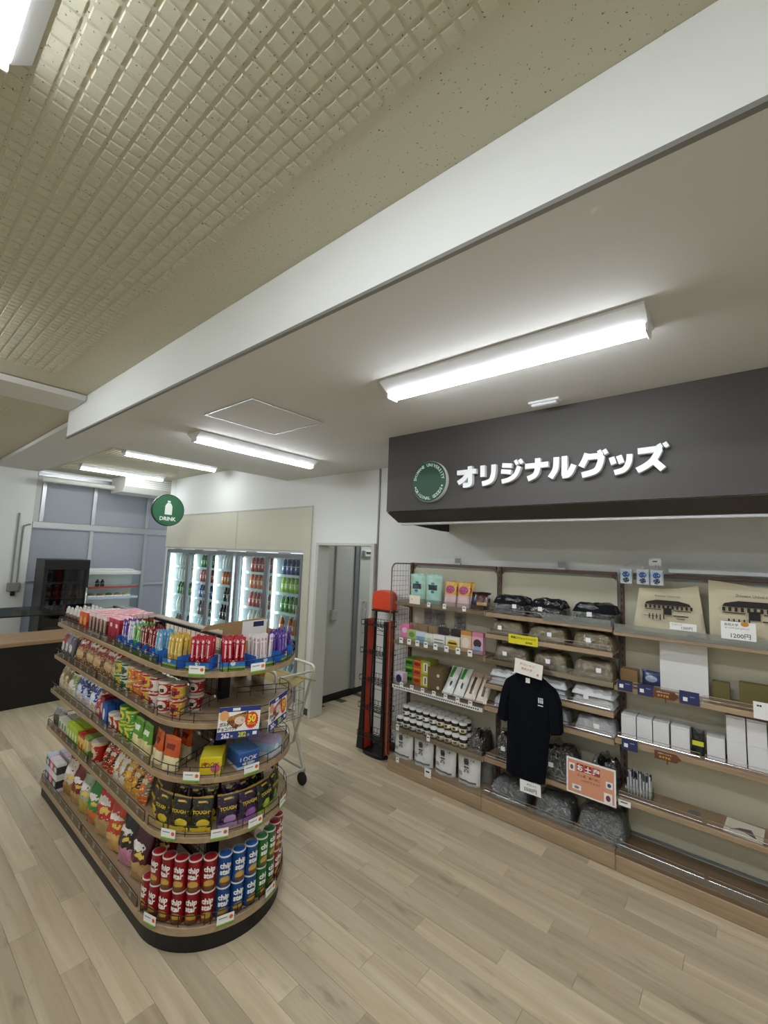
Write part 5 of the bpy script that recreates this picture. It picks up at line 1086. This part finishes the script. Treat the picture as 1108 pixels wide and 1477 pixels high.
boxrow(-3.345,1,.08,.075,.135,.05,'tallgreenbox',[(0,'#6f8f3a'),(.4,'#d9cf9a'),(.85,'#7fa04a')],[(.5,.55,.3,.25,'#d8b84a','o')],'pale green tall box beside the big red cup',ZI[3],2)
for j in range(1): place(cup('#b5201f','#e2c9a0',.135,.055),'big red snack cup in the middle of the fourth shelf','snack cup',(-3.235,YI_+.02,ZI[3]))
place(cup('#9c1b1c','#d8b98a',.135,.055),'big red snack cup standing behind another','snack cup',(-3.235,YI_+.14,ZI[3]))
FR4 = [(-3.11,'redblk','#1c1412','#b3221c','black and red pouch, left of two'),(-3.02,'redblk2','#241412','#c22a1e','black and red pouch, right of two'),(-2.93,'whtblk','#b8833f','#e6e4de','white topped snack stick bag, left'),(-2.85,'whtblk2','#a8702f','#dedcd6','white topped snack stick bag, right'),(-2.76,'orgyel','#c8701e','#e2b03a','orange and yellow snack bag'),(-2.66,'brnyel','#4a2a18','#d99a2a','brown and yellow snack bag'),(-2.56,'silorg','#7f7a70','#d9641e','silver and orange snack bag')]
for k,(x,mn,c,c2,nm) in enumerate(FR4): place(bag('snack_bag',.084,.15,.045,foil(mn,[(0,c2),(.3,c),(.75,c2),(.92,c)],[(.5,.5,.3,.16,c2,'o'),(.5,.7,.3,.06,'#f0e6cc','s')],(70,.60,'#f0d890'),.22,.4),False,74+k), ilab(nm,'fourth shelf'),'bag',(x,YI_+.01,ZI[3]),(-.25,0,.1))
GUM = [(-101,.33,'#3a3324','#d8c22e','dark olive and yellow'),(-80,.345,'#221f18','#d3b92a','black and yellow'),(-61,.345,'#1d1b16','#e0c832','black and gold'),(-43,.345,'#201d17','#d8bc2c','black and bright yellow'),(-22,.34,'#2c1a3a','#b08ac2','black and purple'),(-4,.34,'#28183a','#a06ab8','deep purple'),(14,.34,'#17261c','#a8c23a','black and lime'),(31,.335,'#14221a','#7fa83a','black and leaf green'),(49,.33,'#12201a','#5f9a48','black and dark green')]
for k,(a,r,c,c2,nm) in enumerate(GUM):
    for j in range(2):
        ar = math.radians(a+(4 if j else 0)); rr = r-j*.085
        gm = foil('gummy'+c+c2,[(0,c2),(.12,c),(.93,'#b08d2c')],[(.62,.24,.3,.13,c2,'o'),(.5,.84,.2,.025,'#d9b23a','s')],(60,.66,'#8f7a34'))
        kd = bag('gummy_pouch',.10 if j == 0 else .074,.155+(.012 if j else 0),.03,gm,False,80+k%4)
        if j == 0: kd = (kd[0],kd[1]+[('lettering',txt('TOUGH',.03,.03,.0006,.078),M('gold_ink','#d9bb3c',.35,.3),(0,-.0215,.092))])
        place(kd, nm+' gummy pouch '+('at the front of the rounded end' if j == 0 else 'behind the front row'),'pouch',(IXC+rr*math.cos(ar),IY+rr*math.sin(ar),ZI[3]+.001),(-.14,0,ar+PI/2))
# ---- base shelf
for k,(x,c,c2,nm) in enumerate(((-4.105,'#232a55','#c9cde0','navy box'),(-4.01,'#d95a86','#f0d9e2','pink box'),(-3.915,'#3b3a3c','#e6e5e0','white and black box'))):
    for j in range(2): place(bx('snack_box',.09,.095,.06,pk('basebox%d'%k,[(0,c2),(.25,c),(.8,c2)],[(.5,.5,.3,.2,c2,'o')])),nm+(' on top of its twin' if j else ' under its twin')+' at the left of the base shelf','box',(x,YI_+.0,ZI[4]+j*.0955))
    place(bx('snack_box',.09,.19,.06,pk('basebox%d'%k,[(0,c2),(.25,c),(.8,c2)],[(.5,.5,.3,.2,c2,'o')])),'tall '+nm+' standing behind at the left of the base shelf','box',(x,YI_+.08,ZI[4]))
BB = [(-3.76,.17,.25,'wrnut','#d8cfc2','#a82a24','#b98a4a','white and red nut bag'),(-3.59,.16,.24,'darkred','#7a1a1c','#8a2a24','#c8a05a','dark red bag'),(-3.43,.16,.26,'silgreen','#a9b096','#2f7a34','#c8b04a','silver and green bag'),(-3.27,.15,.25,'greenbag','#2c8a34','#2a7a30','#d8763a','bright green bag'),
      (-3.09,.19,.30,'bigred','#c22f30','#d9cfc0','#c4a36c','big red and clear bag'),(-2.90,.18,.28,'orangebag','#c8401e','#d9531f','#dfb56a','orange red snack bag'),(-2.73,.16,.27,'blackpink','#1d1a1c','#26222a','#d890b0','black and pink snack bag'),(-2.56,.16,.26,'maroonbag','#4f1220','#5a1826','#c9a06a','dark maroon snack bag')]
for k,(x,w_,h_,mn,c,c2,c3,nm) in enumerate(BB):
    fm = foil(mn,[(0,c3),(.36,c),(.9,c2)],[(.42,.22,.34,.14,c3,'o'),(.45,.66,.36,.07,'#eee8e0','o'),(.6,.52,.22,.05,'#e8c95a','o')],(45,.68,c2),.22,.2)
    place(bag('snack_bag',w_,h_,.085,fm,False,90+k), ilab(nm,'base shelf'),'bag',(x,YI_+.03,ZI[4]+.004),(-.14,0,.22))
    place(bag('snack_bag',w_,h_,.07,fm,False,95+k), nm+' standing behind its twin on the base shelf of the island','bag',(x+.015,YI_+.15,ZI[4]+.004),(-.12,0,.22))
# crisp cans
def can_kind(c, c2, nm):
    r, h = .0325, .141
    m = pk('can_'+nm,[(0,c2),(.10,c),(.96,'#d5d2cc')],[(.5,.22,.36,.14,'#d8b04e','o'),(.5,.12,.3,.05,'#7a4a20','s')],None,.3)
    w_ = M('can_white','#f0efe9',.4)
    return ('crisp_can',[('tube',lathe('tube',[(r-.001,0),(r,.0015),(r,h-.008),(r+.0006,h-.0075),(r+.0006,h-.0015),(r-.001,h)],22),m,(0,0,0)),('top_disc',lathe('disc',[(r-.003,h+.0001),(r-.0035,h+.0006),(0,h+.0006)],18),M('can_top_'+nm,c,.4),(0,0,0)),
        ('lettering',bent('chip',.034,r+.0004,.04),w_,(0,0,.096)),('lettering',bent('star',.034,r+.0004,.04),w_,(0,0,.070))])
CR, CB_, CG = can_kind('#a3141f','#7a3a18','red'), can_kind('#1f5aa8','#2a4a7a','blue'), can_kind('#2c7a34','#3a5a20','green')
for k, a in enumerate([-90,-78.5,-67,-55.7,-44.4,-33,-21.6,-10.3,1,12.4,23.8,35.2,46.6]):
    ar = math.radians(a); kd, nm = (CR,'red') if k < 6 else (CB_,'blue') if k < 9 else (CG,'green') if k < 11 else (CR,'bright red')
    n_ = {'red':k+1,'blue':k-5,'green':k-8,'bright red':k-10}[nm]
    for j in range(1 if k == 0 else 2):
        place(kd, nm+' crisp can, '+['','first','second','third','fourth','fifth','sixth'][n_]+' from the left among the '+nm+' ones, '+('upper' if j else 'lower'),'crisp can',(IXC+.343*math.cos(ar),IY+.343*math.sin(ar),ZI[4]+j*.1425),(0,0,ar+PI/2),nm+' crisp cans')
# far side of the island: upright bags that show past the end
for zi, zz in enumerate(ZI):
    for k in range(0 if zi == 0 else 5):
        c = ['#b3302c','#d9a03a','#4f8a45','#3a5fa0','#c8702a'][(k+zi)%5]
        place(bag('snack_bag',.15,.16 if zi else .10,.06,foil('farbag'+c,[(0,'#e0d6c0'),(.3,c),(.9,'#d8d4cc')],[(.5,.55,.3,.15,'#efe8da','o')]),False,k), ['red','gold','green','blue','orange'][(k+zi)%5]+' snack bag on the '+SN[zi]+' of the far side, '+['first','second','third','fourth','fifth'][k]+' from the rounded end','bag',(-2.5-k*.2,Y_B-.07,zz),(.0,0,PI))
# price tags and cards of the island
for zi, zz in enumerate(ZI):
    for k in range(13): tick(-4.1+k*.135,Y_F+.0082,zz+.004,'small white price tag on the '+SN[zi]+' edge of the island','island tags '+SN[zi],0,.024,.03)
for zi, angs in ((0,(-52,-8)),(2,(-50,-8)),(3,(-64,-28,-2,30)),(4,(-74,-20,18))):
    for a in angs:
        ar = math.radians(a); t = thing('price_card','white price card with orange dot, '+SN[zi]+' of the rounded end, '+{-52:'left',-50:'left',-64:'first',-74:'left',-8:'right',-28:'second',-2:'third',30:'fourth',-20:'middle',18:'right'}[a],'price card',(IXC+(IR+.0025)*math.cos(ar),IY+(IR+.0025)*math.sin(ar),ZI[zi]-.018),(0,0,ar+PI/2),'price cards of the rounded end')
        obj('card', box('pc',-.04,.04,-.0007,.0007,.012,.05), PAPER, t); obj('green_strip', box('pg',-.04,.04,-.0007,.0007,0,.0118), TGRN, t)
        obj('orange_dot', prism('dot',[(.026+.009*math.cos(i*PI/5),.032+.009*math.sin(i*PI/5)) for i in range(10)],-.0013,-.0008,'xz'), ORANGEINK, t); obj('print', box('pp',-.032,.008,-.0013,-.0008,.034,.038), GREYM, t)
# two offer posters on the second shelf edge
def poster(label, a, z, sec, rz=None, tilt=0):
    ar = math.radians(a); t = thing('offer_poster',label,'poster',(IXC+(IR+.028)*math.cos(ar),IY+(IR+.028)*math.sin(ar),z),(0,tilt,(ar if rz is None else math.radians(rz))+PI/2))
    t.scale.x = .8; w_, h_ = .25, .152; NV = M('poster_navy','#27347c',.5); y0 = -.0016
    obj('card', box('card',-w_/2,w_/2,-.001,.001,0,h_), M('poster_white','#f1efea',.5), t)
    obj('top_band', box('tb',-w_/2,w_/2,y0,-.0011,h_-.024,h_), NV, t); obj('bottom_band', box('bb',-w_/2,w_/2,y0,-.0011,0,.036), NV, t)
    obj('photo', prism('photo',[(-.065,.105),(.05,.128),(.055,.10),(.01,.055),(-.03,.05),(-.075,.085)],y0,-.0011,'xz'), pk('poster_photo_'+sec,[(0,'#7a3a2a'),(.5,'#a8762f' if sec=='a' else '#c0608a'),(.8,'#5a2a1a')],[(.6,.45,.25,.25,'#e2d2c2','o')],(90,.6,'#c9a05a')), t)
    pts = []
    for i in range(40):
        r = .043 if i % 2 else .037; pts.append((.075+r*math.cos(i*PI/20), .083+r*math.sin(i*PI/20)))
    obj('red_burst', prism('burst',pts,-.0021,-.0017,'xz'), M('burst_red','#d03a1e',.5), t)
    YB = M('burst_yellow','#f2dc3c',.5)
    obj('lettering', txt('50',.05,.04,.0005), YB, t, (.075,-.0025,.092)); obj('lettering', txt('ポイント',.013,.03,.0005), YB, t, (.075,-.0025,.066))
    obj('round_badge', prism('badge',[(-.092+.028*math.cos(i*PI/8),.112+.024*math.sin(i*PI/8)) for i in range(16)],-.0021,-.0017,'xz'), M('badge_tan','#e0a565',.5), t)
    obj('lettering', txt('ガルボ' if sec == 'a' else 'ガルボ',.02,.03,.0005), INK, t, (-.085,-.002,.071)); obj('lettering', txt('チョコパウチ' if sec == 'a' else 'つぶ苺',.02,.03,.0005), INK, t, (-.065,-.002,.049))
    obj('lettering', txt('262',.032,.03,.0005), PAPER, t, (-.075,-.0021,.018)); obj('lettering', txt('円',.012,.02,.0005), PAPER, t, (-.037,-.0021,.012))
    obj('lettering', txt('282',.032,.03,.0005), M('yellow_green','#d3dc4a',.5), t, (.025,-.0021,.018)); obj('lettering', txt('円',.012,.02,.0005), M('yellow_green','#d3dc4a',.5), t, (.063,-.0021,.012))
    obj('top_pill', box('pill',-.045,.0,-.0021,-.0017,h_-.019,h_-.006,.0001), PAPER, t); obj('white_mark', box('wm',.088,.114,-.0021,-.0017,.012,.028), PAPER, t)
poster('offer poster with brown chocolate picture on the second shelf, left of two', -21, .975, 'a', -24, .04)
poster('offer poster with pink chocolate picture on the second shelf, right of two', 10, .985, 'b', 26, -.03)

# =================================================================== SHOPPING TROLLEY
TRW_ = M('trolley_cream','#d9d6c6',.35,.2)
t = thing('shopping_trolley','cream tubed shopping trolley parked behind the island','trolley',(-3.0,2.33,0))
for s in (-1,1):
    y = s*.19
    obj('side_frame', tubes('side_frame',[smoothline([(-.28,y,.98),(.12,y,.975),(.185,y,.965),(.20,y,.93),(.17,y,.86)],3)+[(-.02,y,.30),(-.28,y,.14),(.13,y,.13)],[(.13,y,.13),(-.06,y,.55)]],.013,8), TRW_, t)
    for x in (-.26,.12):
        wv = obj('wheel', lathe('wheel',[(.008,-.014),(.045,-.014),(.05,-.008),(.05,.008),(.045,.014),(.008,.014)],18), M('wheel_black','#1a1a1a',.6), t, (x,y,.0505), (PI/2,0,0))
        obj('fork', box('fork',-.012,.012,-.004,.004,-.0,.075), TRW_, t, (x+.0,y+.022,.055))
for x, z in ((-.28,.98),(.2,.93),(.13,.13),(-.28,.14)): obj('cross_tube', tubes('cross',[[(x,-.178,z),(x,.178,z)]],.011,8), TRW_, t)
L_ = []
for z in (.55,.66,.77,.86): L_.append([(-.26,-.165,z),(.12,-.165,z),(.12,.165,z),(-.26,.165,z),(-.26,-.165,z)])
for k in range(9): x = -.26+k*.0475; L_.append([(x,-.165,.86),(x,-.165,.55),(x,.165,.55),(x,.165,.86)])
for k in range(7): y = -.165+k*.055; L_.append([(.12,y,.86),(.12,y,.55),(-.26,y,.55),(-.26,y,.86)])
obj('wire_basket', tubes('tbasket',L_,.0028,5), CHROME, t)
OC = M('olive_cardboard','#9a8a58',.8)
t = thing('folded_cardboard','folded olive brown cardboard lying across the trolley basket','cardboard',(-2.95,2.33,.8635))
obj('flap', prism('flap',[(-.152,0),(-.006,.045),(-.006,.051),(-.155,.006)],-.24,.26,'yz'), OC, t)
obj('flap', prism('flap',[(.152,0),(.006,.045),(.006,.051),(.155,.006)],-.24,.22,'yz'), OC, t)
obj('crease', prism('crease',[(-.0055,.044),(.0055,.044),(.0055,.0515),(-.0055,.0515)],-.24,.22,'yz'), M('crease','#7a6d44',.8), t)
luminaire(-3.45, 4.9, 2.6, PI/2, 'unseen light bar added on the passage ceiling behind the doorway', .9)  # unseen bar added because the passage rendered too dark
